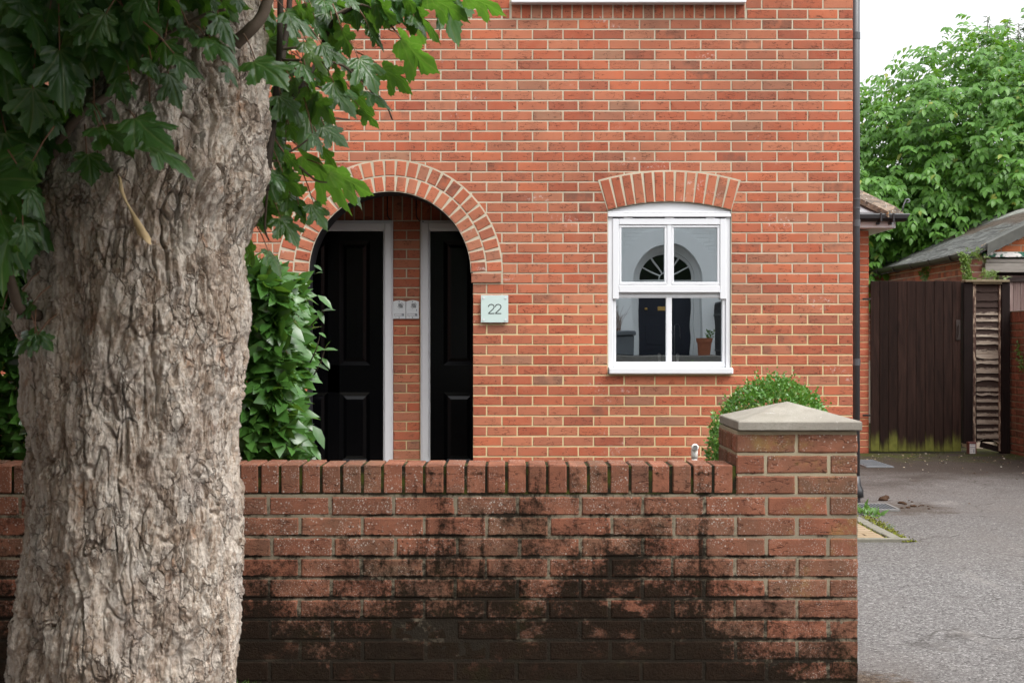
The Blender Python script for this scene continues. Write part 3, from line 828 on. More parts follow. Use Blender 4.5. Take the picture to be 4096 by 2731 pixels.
    mb = MB(); mb.box(SILLX0, SILLX1, YH - .075, YH + .1, 3.731, 3.775, .006); mb.build('upper_sill', M['white'], house)
    # upstairs window (only its sill is in the picture)
    mb = MB()
    x0, x1 = SILLX0 + .06, SILLX1 - .06
    for a, b, c, d in ((x0, x0 + .08, 3.775, 5.), (x1 - .08, x1, 3.775, 5.), (x0 + .08, x1 - .08, 4.92, 5.), (x0 + .08, x1 - .08, 3.775, 3.86), (SX - .335, SX - .275, 3.86, 4.92)):
        mb.box(a, b, YH + .03, YH + .09, c, d, .004)
    f = mb.build('upper_window', M['white'], house)
    mb = MB(); mb.poly([(x0 + .07, YH + .06, 3.85), (x1 - .07, YH + .06, 3.85), (x1 - .07, YH + .06, 4.93), (x0 + .07, YH + .06, 4.93)])
    mb.build('pane', M['glass'], f)
house_wall()

def porch():
    YB = 11.15
    TB = lambda u, v, wv: (u, YB - wv, v)
    sB = F / YB
    X = lambda px: (px - CX) / sB
    Z = lambda py: EYE - (py - CY) / sB
    # black lined reveal of the arch
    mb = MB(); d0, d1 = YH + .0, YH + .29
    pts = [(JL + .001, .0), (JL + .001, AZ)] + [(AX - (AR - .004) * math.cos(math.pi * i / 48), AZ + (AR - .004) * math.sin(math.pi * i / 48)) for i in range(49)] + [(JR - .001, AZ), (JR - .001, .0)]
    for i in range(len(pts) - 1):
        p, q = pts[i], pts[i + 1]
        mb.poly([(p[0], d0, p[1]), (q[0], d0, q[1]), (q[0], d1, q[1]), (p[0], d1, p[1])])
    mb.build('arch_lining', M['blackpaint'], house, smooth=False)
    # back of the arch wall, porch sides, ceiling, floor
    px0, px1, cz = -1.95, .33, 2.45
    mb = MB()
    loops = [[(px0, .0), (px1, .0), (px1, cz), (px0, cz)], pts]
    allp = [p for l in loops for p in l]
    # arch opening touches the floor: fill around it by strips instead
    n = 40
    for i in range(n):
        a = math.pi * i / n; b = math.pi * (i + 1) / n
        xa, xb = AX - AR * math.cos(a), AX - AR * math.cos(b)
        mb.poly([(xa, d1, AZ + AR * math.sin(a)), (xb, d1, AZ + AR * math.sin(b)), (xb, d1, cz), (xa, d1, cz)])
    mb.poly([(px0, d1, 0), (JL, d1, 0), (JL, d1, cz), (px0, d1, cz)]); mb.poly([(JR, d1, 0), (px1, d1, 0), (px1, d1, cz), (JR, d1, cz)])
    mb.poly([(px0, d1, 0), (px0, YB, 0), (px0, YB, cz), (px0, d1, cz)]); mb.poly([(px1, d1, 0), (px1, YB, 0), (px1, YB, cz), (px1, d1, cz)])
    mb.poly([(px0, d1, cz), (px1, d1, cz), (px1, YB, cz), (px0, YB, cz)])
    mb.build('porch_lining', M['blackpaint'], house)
    mb = MB(); mb.box(px0, px1, YH - .05, YB, .0, .10, .006); mb.build('porch_step', M['stone'], house)
    # porch back wall: brick pier between the doors, soldier course above them
    mb = MB(); mb.mi = 1
    mb.poly([(px0, YB, 0), (px1, YB, 0), (px1, YB, cz), (px0, YB, cz)]); mb.mi = 0
    bx0, bx1 = X(1573), X(1679)
    for k in range(30):
        z1 = Z(886) - k * .0748; z0 = z1 - .065
        if z0 < .1: break
        if k % 2 == 0: mb.brick(TB, bx0, bx1, z0, z1, .006, .001, .0035)
        else:
            m_ = (bx0 + bx1) / 2; mb.brick(TB, bx0, m_ - .005, z0, z1, .006, .001, .0035); mb.brick(TB, m_ + .005, bx1, z0, z1, .006, .001, .0035)
    for i in range(-12, 14):
        xc = X(1590) + i * .0752
        mb.brick(TB, xc - .0325, xc + .0325, Z(881), Z(881) + .215, .006, .001, .0035)
    mb.build('porch_wall', [M['brick'], M['mortar']], house)

    def door(x0, x1, ztop, hinge_left):
        """x0,x1 leaf edges"""
        jw = .075
        fr = MB()
        zt = Z(883)
        for a, b in ((x0 - jw, x0), (x1, x1 + jw)):
            fr.box(a, b, YB - .045, YB - .007, .10, zt - .0, .004)
            m_ = (a + .03, a + .075) if a < x0 - .01 else (b - .075, b - .03)
            fr.box(a + .012, b - .012, YB - .060, YB - .045, .10, zt - .02, .003)
        fr.box(x0, x1, YB - .045, YB - .007, ztop, zt, .004)
        fr.box(x0 - .01, x1 + .01, YB - .060, YB - .045, ztop + .012, zt - .02, .003)
        d = thing('front_door', None, None, (0, 0, 0))
        COL.objects.unlink(d); bpy.data.objects.remove(d)
        lf = MB(); y0, y1 = YB - .036, YB - .008
        W = x1 - x0; st = .105; mid = .09; zb = .115
        pw = (W - 2 * st - mid) / 2
        xa = [x0 + .003, x0 + st, x0 + st + pw, x0 + st + pw + mid, x1 - st, x1 - .003]
        zz = [zb, .30, Z(1568), Z(1460), Z(965), ztop - .003]
        lf.box(xa[0], xa[1], y0, y1, zz[0], zz[5]); lf.box(xa[4], xa[5], y0, y1, zz[0], zz[5]); lf.box(xa[2], xa[3], y0, y1, zz[1], zz[4])
        for a, b in ((0, 1), (2, 3), (4, 5)):
            lf.box(xa[1], xa[4], y0, y1, zz[a], zz[b])
        leaf = None
        pn = MB()
        for (a, b) in ((xa[1], xa[2]), (xa[3], xa[4])):
            for (c, e) in ((zz[1], zz[2]), (zz[3], zz[4])):
                o = [(a, c), (b, c), (b, e), (a, e)]
                k = .030; i1 = [(a + k, c + k), (b - k, c + k), (b - k, e - k), (a + k, e - k)]
                for q in range(4):
                    r = (q + 1) % 4
                    pn.poly([TB(*o[q], .036), TB(*o[r], .036), TB(*i1[r], .016), TB(*i1[q], .016)])
                k = .055; i2 = [(a + k, c + k), (b - k, c + k), (b - k, e - k), (a + k, e - k)]
                for q in range(4):
                    r = (q + 1) % 4
                    pn.poly([TB(*i1[q], .016), TB(*i1[r], .016), TB(*i2[r], .026), TB(*i2[q], .026)])
                pn.poly([TB(*t, .026) for t in i2])
        dleaf = lf.build('door', M['door'], house)
        pn.build('door_panel', M['door'], dleaf)
        fr.build('door_frame', M['framegrey'], dleaf)
    door(X(1139), X(1535), Z(926), True)
    door(X(1722), X(2118), Z(926), False)

    # intercoms
    def intercom(px0_, px1_, label, one):
        x0, x1 = X(px0_), X(px1_); z0, z1 = Z(1275.3), Z(1201)
        g = 'door entry panels between the black doors'
        t = thing('intercom_panel', label, 'intercom', ((x0 + x1) / 2, YB, z0), g)
        W = x1 - x0; H = z1 - z0
        poly = [(x0, z0), (x1, z0)] + [(x1 - W * i / 10, z1 - .011 + .011 * math.sin(math.pi * i / 10)) for i in range(11)]
        mb = MB(); mb.cprism(poly, TB, .004, .026, .003); mb.build('body', M['silver'], t)
        mx = lambda fx: x0 + W * fx; mz = lambda fz: z1 - H * fz
        def dot(mb, fx, fz, r, w=.0268):
            c = (mx(fx), mz(fz)); mb.prism([(c[0] + r * math.cos(a * math.pi / 4), c[1] + r * math.sin(a * math.pi / 4)) for a in range(8)], TB, .02, w)
        mb = MB()
        grid = {0: [4], 1: [0, 1, 2, 3, 5], 2: [0, 1, 2, 3, 4, 6], 3: [0, 1, 2, 3, 4, 5], 4: [0, 1, 2, 3, 4, 5], 5: [-1, 1, 2, 3, 4, 5], 6: [0, 2, 3, 4, 5], 7: [1]}
        for r_, cs in grid.items():
            for c_ in cs: dot(mb, .455 + c_ * .0605, .150 + r_ * .0405, .0027)
        mb.build('speaker_grille', M['dotblack'], t)
        for fz in (.075, .93):
            mb = MB(); dot(mb, .5, fz, .0042); mb.build('screw', M['dotblack'], t)
        for fz in (.90, .935):
            mb = MB(); dot(mb, .25, fz, .0018); mb.build('indicator_hole', M['dotblack'], t)
        mb = MB(); mb.box(mx(.125), mx(.875), YB - .0275, YB - .02, mz(.845), mz(.715), .002)
        b = mb.build('name_window', M['dotblack'], t)
        mb = MB(); mb.box(mx(.155), mx(.70), YB - .029, YB - .0262, mz(.83), mz(.73)); mb.build('name_label', M['framegrey'], b)
        mb = MB(); mb.cprism([(mx(.70), mz(.83)), (mx(.845), mz(.83)), (mx(.845), mz(.73)), (mx(.745), mz(.73)), (mx(.715), mz(.77))], TB, .026, .031, .001); mb.build('call_button', M['greybtn'], b)
        mb = MB(); dot(mb, .16, .50, .0035, .0266); mb.box(mx(.25), mx(.52), YB - .0266, YB - .02, mz(.51), mz(.494)); mb.build('maker_mark', M['ink'], t)
        if one:
            mb = MB(); mb.box(mx(.815), mx(.845), YB - .0272, YB - .02, mz(.60), mz(.485))
            mb.prism([(mx(.77), mz(.515)), (mx(.77), mz(.53)), (mx(.815), mz(.507)), (mx(.815), mz(.487))][::-1], TB, .02, .0272)
            mb.build('number_one', M['blueink'], t)
    intercom(1572, 1623.5, 'left silver entry panel, plain above its name window, on the brick strip', False)
    intercom(1625, 1676.5, 'right silver entry panel with a blue figure 1 on its face', True)
    for pxs, lab in ((((1550, 780), (1550, 855), (1552, 868), (1560, 878), (1570, 886)), 'left black cable hanging down the dark soldier bricks'),
                     (((1665, 775), (1665, 855), (1668, 872), (1678, 884), (1695, 889)), 'right black cable hanging down and turning onto the right door frame')):
        pts_ = [Vector((X(a), YB - .014, Z(b))) for a, b in pxs]
        if pts_[-1].x > X(1680): pts_[-1].y = YB - .05
        mb = MB(); mb.tube(pts_, .0042, 8); o = mb.build('cable', M['cable'], loc=pts_[-1], smooth=True)
        tag(o, lab, 'cable', 'cables above the doors')
porch()

def window():
    Y = YH
    s = F / Y
    X = lambda px: (px - CX) / s
    Z = lambda py: EYE - (py - CY) / s
    Wd = thing('x', None, None); bpy.data.objects.remove(Wd)
    # outer frame (slightly recessed); y measured from wall face, positive back
    def bx(mb, a, b, c, d, y0, y1, bev=.003): mb.box(X(a), X(b), Y + y0, Y + y1, Z(d), Z(c), bev)
    mb = MB()
    bx(mb, 2431.8, 2452, 868.5, 1471, .012, .09); bx(mb, 2904, 2923.2, 868.5, 1471, .012, .09)
    th = math.asin((WX1 - WX0) / 2 / SR) - .001
    head = [(X(2431.8), Z(853)), (X(2923.2), Z(853))] + [(SX + (SR - .004) * math.sin(th - 2 * th * i / 16), SZ + (SR - .004) * math.cos(th - 2 * th * i / 16)) for i in range(17)]
    mb.prism(head, lambda u, v, wv: (u, Y + .030 - wv, v), -.05, .012)
    bx(mb, 2432, 2923, 845.5, 853.5, .004, .08); bx(mb, 2431.6, 2923.4, 854.5, 868, -.004, .08)
    win = mb.build('window', M['white'], house)
    mb = MB(); mb.box(X(2434.5), X(2930), Y - .045, Y + .09, Z(1496), Z(1470), .008); mb.build('sill', M['white'], win)
    # hinges of the top light
    for a in (2495, 2660, 2825):
        mb = MB(); bx(mb, a, a + 36, 868.5, 872.5, .006, .02, .001); mb.build('hinge', M['white'], win)
    # upper sash: stiles with horns, rails
    mb = MB()
    bx(mb, 2450.5, 2475.5, 873.5, 1196, .004, .05, .004); bx(mb, 2880.5, 2906, 873.5, 1196, .004, .05, .004)
    for sx, x0 in ((1, 2475.5), (-1, 2880.5)):     # shaped horn shoulders
        pr = [(X(x0), Z(1160)), (X(x0 + sx * 1.6), Z(1160)), (X(x0 + sx * 1.6), Z(1171)), (X(x0 - sx * 1), Z(1178)), (X(x0 - sx * 5), Z(1186))]
    bx(mb, 2475.5, 2880.5, 873.5, 899, .004, .05, .004)
    bx(mb, 2475.5, 2880.5, 1140, 1170, .004, .05, .004)
    bx(mb, 2668.5, 2686, 899, 1140, .008, .05, .003)
    # glazing beads
    for a, b in ((2476, 2668.5), (2686, 2880)):
        bx(mb, a, b, 900.5, 910, .010, .045, .003); bx(mb, a, b, 1128, 1139, .008, .045, .004)
        bx(mb, a, a + 10, 910, 1128, .011, .045, .003); bx(mb, b - 10, b, 910, 1128, .011, .045, .003)
    bx(mb, 2476, 2880, 1170.5, 1177, .030, .07, .002)
    us = mb.build('upper_sash', M['white'], win)
    mb = MB(); 
    for a, b in ((2482, 2664), (2690, 2874)):
        mb.poly([(X(a), Y + .032, Z(1134)), (X(b), Y + .032, Z(1134)), (X(b), Y + .0335, Z(905)), (X(a), Y + .0335, Z(905))])
    mb.build('pane', M['glass'], us)
    mb = MB()
    bx(mb, 2452.5, 2465, 1178, 1455, .022, .075, .003); bx(mb, 2890.5, 2903.5, 1178, 1455, .022, .075, .003)
    bx(mb, 2465, 2890.5, 1178, 1188, .030, .075, .003); bx(mb, 2453, 2903.5, 1453, 1469.5, .022, .075, .004)
    bx(mb, 2666, 2689, 1188, 1453, .028, .075, .003)
    for a, b in ((2465, 2666), (2689, 2890)):
        bx(mb, a, b, 1447, 1453, .026, .06, .002); bx(mb, a, b, 1188, 1191, .034, .06, .001)
    ls = mb.build('lower_sash', M['white'], win)
    mb = MB()
    for a, b in ((2462, 2667), (2688, 2893)):
        mb.poly([(X(a), Y + .052, Z(1456)), (X(b), Y + .052, Z(1456)), (X(b), Y + .0515, Z(1186)), (X(a), Y + .0515, Z(1186))])
    mb.build('pane', M['glass'], ls)
    # dark kitchen behind the glass
    mb = MB(); x0, x1, y0, y1, z0, z1 = -.2, 2.35, Y + .125, 14.6, .06, 2.5
    mb.poly([(x0, y1, z0), (x1, y1, z0), (x1, y1, z1), (x0, y1, z1)]); mb.poly([(x0, y0, z0), (x0, y1, z0), (x0, y1, z1), (x0, y0, z1)])
    mb.poly([(x1, y0, z0), (x1, y1, z0), (x1, y1, z1), (x1, y0, z1)]); mb.poly([(x0, y0, z0), (x1, y0, z0), (x1, y1, z0), (x0, y1, z0)])
    mb.poly([(x0, y0, z1), (x1, y0, z1), (x1, y1, z1), (x0, y1, z1)])
    mb.box(x0 + .05, x1 - .05, y0 + .03, y0 + .62, z0, .96)
    mb.build('room', M['room'], house)
    # bridge tap standing behind the lower panes
    yt = Y + .105; st = F / yt
    Xt = lambda px: (px - CX) / st
    Zt = lambda py: EYE - (py - CY) / st
    t = thing('mixer_tap', 'chrome kitchen tap with two white ceramic levers behind the lower window panes', 'tap', (Xt(2675), yt, 1.012))
    for px in (2637, 2710.5):
        mb = MB(); zc = Zt(1452)
        mb.lathe([(.008, 0), (.009, .01), (.0085, .02), (.0125, .05), (.0135, .062), (.010, .070), (.004, .072)], (Xt(px), yt, zc), 14)
        mb.build('lever', M['ceramic'], t, smooth=True)
    mb = MB()
    for px in (2637, 2710.5):
        mb.lathe([(.014, 0), (.012, .03), (.010, Zt(1452) - 1.012)], (Xt(px), yt, 1.012), 12)
        mb.lathe([(.004, 0), (.006, .003), (.003, .007)], (Xt(px), yt, Zt(1452) + .071), 10)
    mb.tube([(Xt(2637), yt, Zt(1456)), (Xt(2710.5), yt, Zt(1456))], .008, 10)
    pts = [(Xt(2700), yt + .02, Zt(1456)), (Xt(2700), yt + .05, Zt(1330))]
    for i in range(9):
        a = math.pi * i / 8; pts.append((Xt(2712) - .022 * math.cos(a), yt + .05 + .03 * i / 8, Zt(1310) + .028 * math.sin(a)))
    pts.append((Xt(2726), yt + .08, Zt(1356)))
    mb.tube(pts, .006, 8); mb.build('spout', M['chrome'], t, smooth=True)
window()

# sign, pipes
def stroke(mb, pts, wd, T, w0, w1):
    n = len(pts)
    L = []; Rr = []
    for i, p in enumerate(pts):
        a = pts[max(0, i - 1)]; b = pts[min(n - 1, i + 1)]
        dx, dy = b[0] - a[0], b[1] - a[1]; l = math.hypot(dx, dy)
        nx, ny = -dy / l * wd / 2, dx / l * wd / 2
        L.append((p[0] + nx, p[1] + ny)); Rr.append((p[0] - nx, p[1] - ny))
    for i in range(n - 1):
        mb.prism([Rr[i], Rr[i + 1], L[i + 1], L[i]], T, w0, w1)

def fixtures():
    s = F / YH
    X = lambda px: (px - CX) / s
    Z = lambda py: EYE - (py - CY) / s
    x0, x1, z0, z1 = X(1924), X(2033), Z(1290), Z(1181)
    t = thing('house_number_sign', 'square pale green glass house number sign reading 22 right of the arch', 'sign', ((x0 + x1) / 2, YH, z0))
    mb = MB(); mb.box(x0, x1, YH - .030, YH - .024, z0, z1, .0012); mb.build('glass_plate', M['plate'], t)
    for x in (x0 + .02, x1 - .02):
        for z in (z0 + .02, z1 - .02):
            mb = MB(); mb.prism([(x + .008 * math.cos(a * math.pi / 8), z + .008 * math.sin(a * math.pi / 8)) for a in range(16)], TH, .0, .0335)
            mb.build('standoff', M['silver'], t)
    mb = MB()
    H = Z(1186 + 19) - Z(1243 - 0); H = .0685
    zb = Z(1254.5); 
    for xl in (X(1953), X(1980.5)):
        pts = []; mb = MB()
        wd = .046
        def q(u, v): return (xl + u * wd, zb + v * H)
        for i in range(15):
            a = math.pi - (math.pi * 1.22) * i / 14
            pts.append(q(.5 + .45 * math.cos(a), .72 + .27 * math.sin(a)))
        pts += [q(.70, .44), q(.40, .25), q(.18, .12), q(.07, .02)]
        stroke(mb, pts, .0065, TH, .0295, .0308)
        stroke(mb, [q(.03, .015), q(1.0, .015)], .0065, TH, .0295, .0309)
        mb.build('numeral', M['dotblack'], t)
    # downpipe on the side wall, just past the corner
    cx, cy = HX1 + .046, YH + .115
    g0 = gz(cy)
    t = thing('downpipe', 'dark grey plastic rainwater downpipe at the corner of the red brick house', 'downpipe', (cx, cy, g0))
    mb = MB(); mb.tube([(cx, cy, HTOP - .15), (cx, cy, g0 + .16)], .034, 20); mb.build('pipe', M['pipegrey'], t, smooth=True)
    zc = lambda py: EYE - (py - CY) * cy / F
    mb = MB()
    for py, h in ((145, .05), (797, .012), (833, .012), (893, .05), (1448, .05), (1990, .06)):
        mb = MB(); mb.tube([(cx, cy, zc(py) - h / 2), (cx, cy, zc(py) + h / 2)], .0375, 20)
        if h > .02: mb.box(HX1 - .002, cx, cy - .02, cy + .02, zc(py) - h / 3, zc(py) + h / 3)
        mb.build('collar', M['pipegrey'], t, smooth=False)
    mb = MB(); mb.tube([(cx, cy, g0 + .2), (cx, cy, g0 + .13), (cx + .012, cy - .015, g0 + .08), (cx + .02, cy - .03, g0 + .035)], [.034, .042, .046, .036], 18); mb.build('shoe', M['black'], t, smooth=True)
    # white overflow pipe
    yp = YH - .12; sp = F / yp
    Xp = (2778 - CX) / sp; zt = EYE - (1790 - CY) / sp
    t = thing('overflow_pipe', 'short white plastic overflow pipe with an elbow at the foot of the house wall', 'pipe', (Xp, yp, gz(yp)))
    mb = MB(); mb.tube([(Xp, yp, gz(yp)), (Xp, yp, zt - .05)], .0205, 16); mb.build('pipe', M['wpipe'], t, smooth=True)
    mb = MB(); mb.tube([(Xp, yp, zt - .078), (Xp, yp, zt - .034), (Xp, yp - .002, zt - .014), (Xp, yp - .010, zt - .001), (Xp, yp - .026, zt + .006), (Xp, yp - .045, zt + .006)], [.0245, .0245, .0255, .026, .0255, .0250], 18)
    mb.build('elbow', M['wpipe'], t, smooth=True)
    mb = MB(); mb.tube([(Xp, yp - .0445, zt + .006), (Xp, yp - .0465, zt + .006)], .0175, 16); mb.build('bore', M['gratef'], t)
    # gully grates and cover
    y1, y0 = 10.42, 10.05; g = 'drain covers along the house side'
    t = thing('drain_grate', 'grey slatted drain grate on the drive below the downpipe', 'drain grate', (2.6, y0, gz(y0)))
    mb = MB(); zz = gz(y0) + .004
    mb.box(2.33, 2.745, y0, y0 + .03, zz - .02, zz + .010, .003); mb.box(2.33, 2.745, y1 - .02, y1, zz - .02, zz + .014, .003)
    mb.box(2.725, 2.745, y0 + .03, y1 - .02, zz - .02, zz + .014); mb.box(2.33, 2.35, y0 + .03, y1 - .02, zz - .02, zz + .014); mb.build('frame', M['gratef'], t)
    mb = MB()
    for i in range(14):
        xx = 2.355 + i * .027; mb.box(xx, xx + .012, y0 + .03, y1 - .02, zz - .02, zz + .010)
    mb.build('bars', M['grate'], t)
    mb = MB(); mb.poly([(2.35, y0 + .03, zz - .004), (2.725, y0 + .03, zz - .004), (2.725, y1 - .02, zz - .004), (2.35, y1 - .02, zz - .004)]); mb.build('pit', M['dotblack'], t)
    mb = MB()
    a, b = P(3420, 1852, 14.0), P(3528, 1852, 14.0)
    mb.box(a.x, b.x, 13.55, 14.35, gz(14) - .02, gz(14) + .010, .004)
    for i in range(7): mb.box(a.x + .02, b.x - .02, 13.62 + i * .1, 13.66 + i * .1, gz(14) + .010, gz(14) + .016)
    o = mb.build('inspection_cover', M['lead'], loc=((a.x + b.x) / 2, 14, gz(14))); tag(o, 'flat dark inspection cover on the mossy drive near the gate', 'drain cover')
fixtures()

# ------------------------------------------------------------------ garden wall and pier
YG = 5.22
def garden_wall():
    T = lambda u, v, wv: (u, YG - wv, v)
    wall = thing('garden_wall', 'low weathered brick garden wall with a soldier coping and dark algae at its foot', 'wall', (-1., YG, 0))
    zc0 = EYE - (1976 - CY) * YG / F; zc1 = EYE - (1858 - CY) * YG / F
    px0, px1 = .823, 1.268
    depth = .215
    xl = -3.4
    mb = MB(); pt = .07565
    mb.mi = 1
    mb.poly([T(xl, -.08, 0), T(px1, -.08, 0), T(px1, zc0, 0), T(xl, zc0, 0)])
    mb.poly([(xl, YG + depth, -.05), (px0, YG + depth, -.05), (px0, YG + depth, zc0), (xl, YG + depth, zc0)])
    mb.mi = 0
    k = 0
    while True:
        z1 = zc0 - .010 - k * pt; z0 = z1 - .0665
        if z1 < -.03: break
        z0 = max(z0, -.06)
        x = px1; first = True
        # row just below the coping ends in a half brick at the pier's corner
        while x > xl:
            wd = .1025 if (first and k % 2 == 0) else .2175 + random.uniform(-.003, .003)
            mb.brick(T, x - wd, x, z0, z1, (.0035 if k < 6 else .0016) + random.uniform(-.0012, .0012), .002, .005 if k < 6 else .003, 7, 3, .0014)
            x -= wd + .0105; first = False
        k += 1
    body = mb.build('brickwork', [M['gbrick'], M['gmortar']], wall)
    # coping of bricks on edge, each a brick with its top and front face
    mb = MB(); x = px0 - .014; i = 0
    while x > xl:
        wd = .0655 + random.uniform(-.002, .0015); x0 = x - wd
        mb.newrnd(); mb.mi = 0
        dz = random.uniform(-.003, .002); dy = random.uniform(-.003, .003)
        ang = random.uniform(-.012, .012)
        Mx = Matrix.Translation((x0 + wd / 2, YG, zc0)) @ Matrix.Rotation(ang, 4, 'Y')
        # front as detailed brick, rest bevelled box
        mb.box(-wd / 2, wd / 2, -.002 + dy, depth, .004, zc1 - zc0 + dz, random.choice((.0025, .0035, .0045)), M=Mx)
        x = x0 - .0104; i += 1
    mb.mi = 1; mb.rc = None
    mb.box(xl, px0, YG + .0025, YG + depth - .01, zc0 - .004, zc1 - .006)
    cp = mb.build('coping', [M['gbrick'], M['gcop']], wall)
    # pier
    mb = MB(); pz = EYE - (1724 - CY) * YG / F
    mb.mi = 1
    mb.box(px0 + .003, px1 - .003, YG + .001, YG + .445, zc0, pz)
    mb.box(px0 + .1, px1 - .003, YG + .2, YG + .445, -.05, zc0)
    mb.mi = 0
    TL = lambda u, v, wv: (px0 - wv + .003, YG + .445 - u, v)
    TR = lambda u, v, wv: (px1 + wv - .003, YG + u, v)
    TBk = lambda u, v, wv: (px1 - u, YG + .442 + wv, v)
    for r in range(-10, 3):
        z0 = zc0 + .001 + r * pt; z1 = z0 + .0660
        if z1 < 0: continue
        W = px1 - px0
        if r >= 0:
            if r == 0: cuts = [(0, .2155), (.226, W)]
            elif r == 1: cuts = [(0, .1025), (.1125, .335), (.3455, W)]
            else: cuts = [(0, .2165), (.227, W)]
            for a, b in cuts: mb.brick(T, px0 + a, px0 + b, z0, z1, .0035 + random.uniform(-.001, .001), .002, .005, 7, 3, .0014)
            for a, b in (((0, .2155), (.226, .445)) if r % 2 else ((0, .1025), (.1125, .33), (.34, .445))): mb.brick(TL, a, b, z0, z1, .0035, .002, .005, 4, 2, .0014)
        for a, b in (((0, .2155), (.226, .445)) if r % 2 else ((0, .1025), (.1125, .33), (.34, .445))):
            mb.brick(TR, a, b, max(z0, -.02), z1, .0035, .002, .005, 2, 1)
            mb.brick(TBk, a, b, max(z0, -.02), z1, .0035, .002, .005, 2, 1)
    pier = mb.build('pier', [M['gbrick'], M['pmortar']], wall)
    # pyramid cap
    mb = MB()
    cx0, cx1 = .828, 1.280; cy0, cy1 = YG - .022, YG + .455
    z0 = EYE - (1722 - CY) * cy0 / F; z1 = EYE - (1686 - CY) * cy0 / F
    n = 14
    def ring(z, ins, jit):
        pts = []
        a = [(cx0 + ins, cy0 + ins), (cx1 - ins, cy0 + ins), (cx1 - ins, cy1 - ins), (cx0 + ins, cy1 - ins)]
        for q in range(4):
            p0, p1 = a[q], a[(q + 1) % 4]
            for i in range(n):
                t = i / n
                j = jit * mn.noise((p0[0] + (p1[0] - p0[0]) * t * 9 + q * 7, t * 9, z * 30))
                pts.append((p0[0] + (p1[0] - p0[0]) * t, p0[1] + (p1[1] - p0[1]) * t, z + j))
        return [mb.vert(p) for p in pts]
    ax, ay, az = (cx0 + cx1) / 2 - .002, (cy0 + cy1) / 2, z1 + .064
    rs = [ring(z0, .004, .002), ring(z0 + .003, 0, .0025), ring(z1 - .003, 0, .001), ring(z1 + .001, .003, .001), ring(z1 + .034, .118, .0015)]
    for a, b in zip(rs, rs[1:]):
        for i in range(4 * n): j = (i + 1) % (4 * n); mb.face((a[i], a[j], b[j], b[i]))
    ap = mb.vert((ax, ay, az))
    for i in range(4 * n): mb.face((rs[-1][i], rs[-1][(i + 1) % (4 * n)], ap))
    mb.face(rs[0][::-1])
    mb.build('pier_cap', M['cap'], pier)
garden_wall()

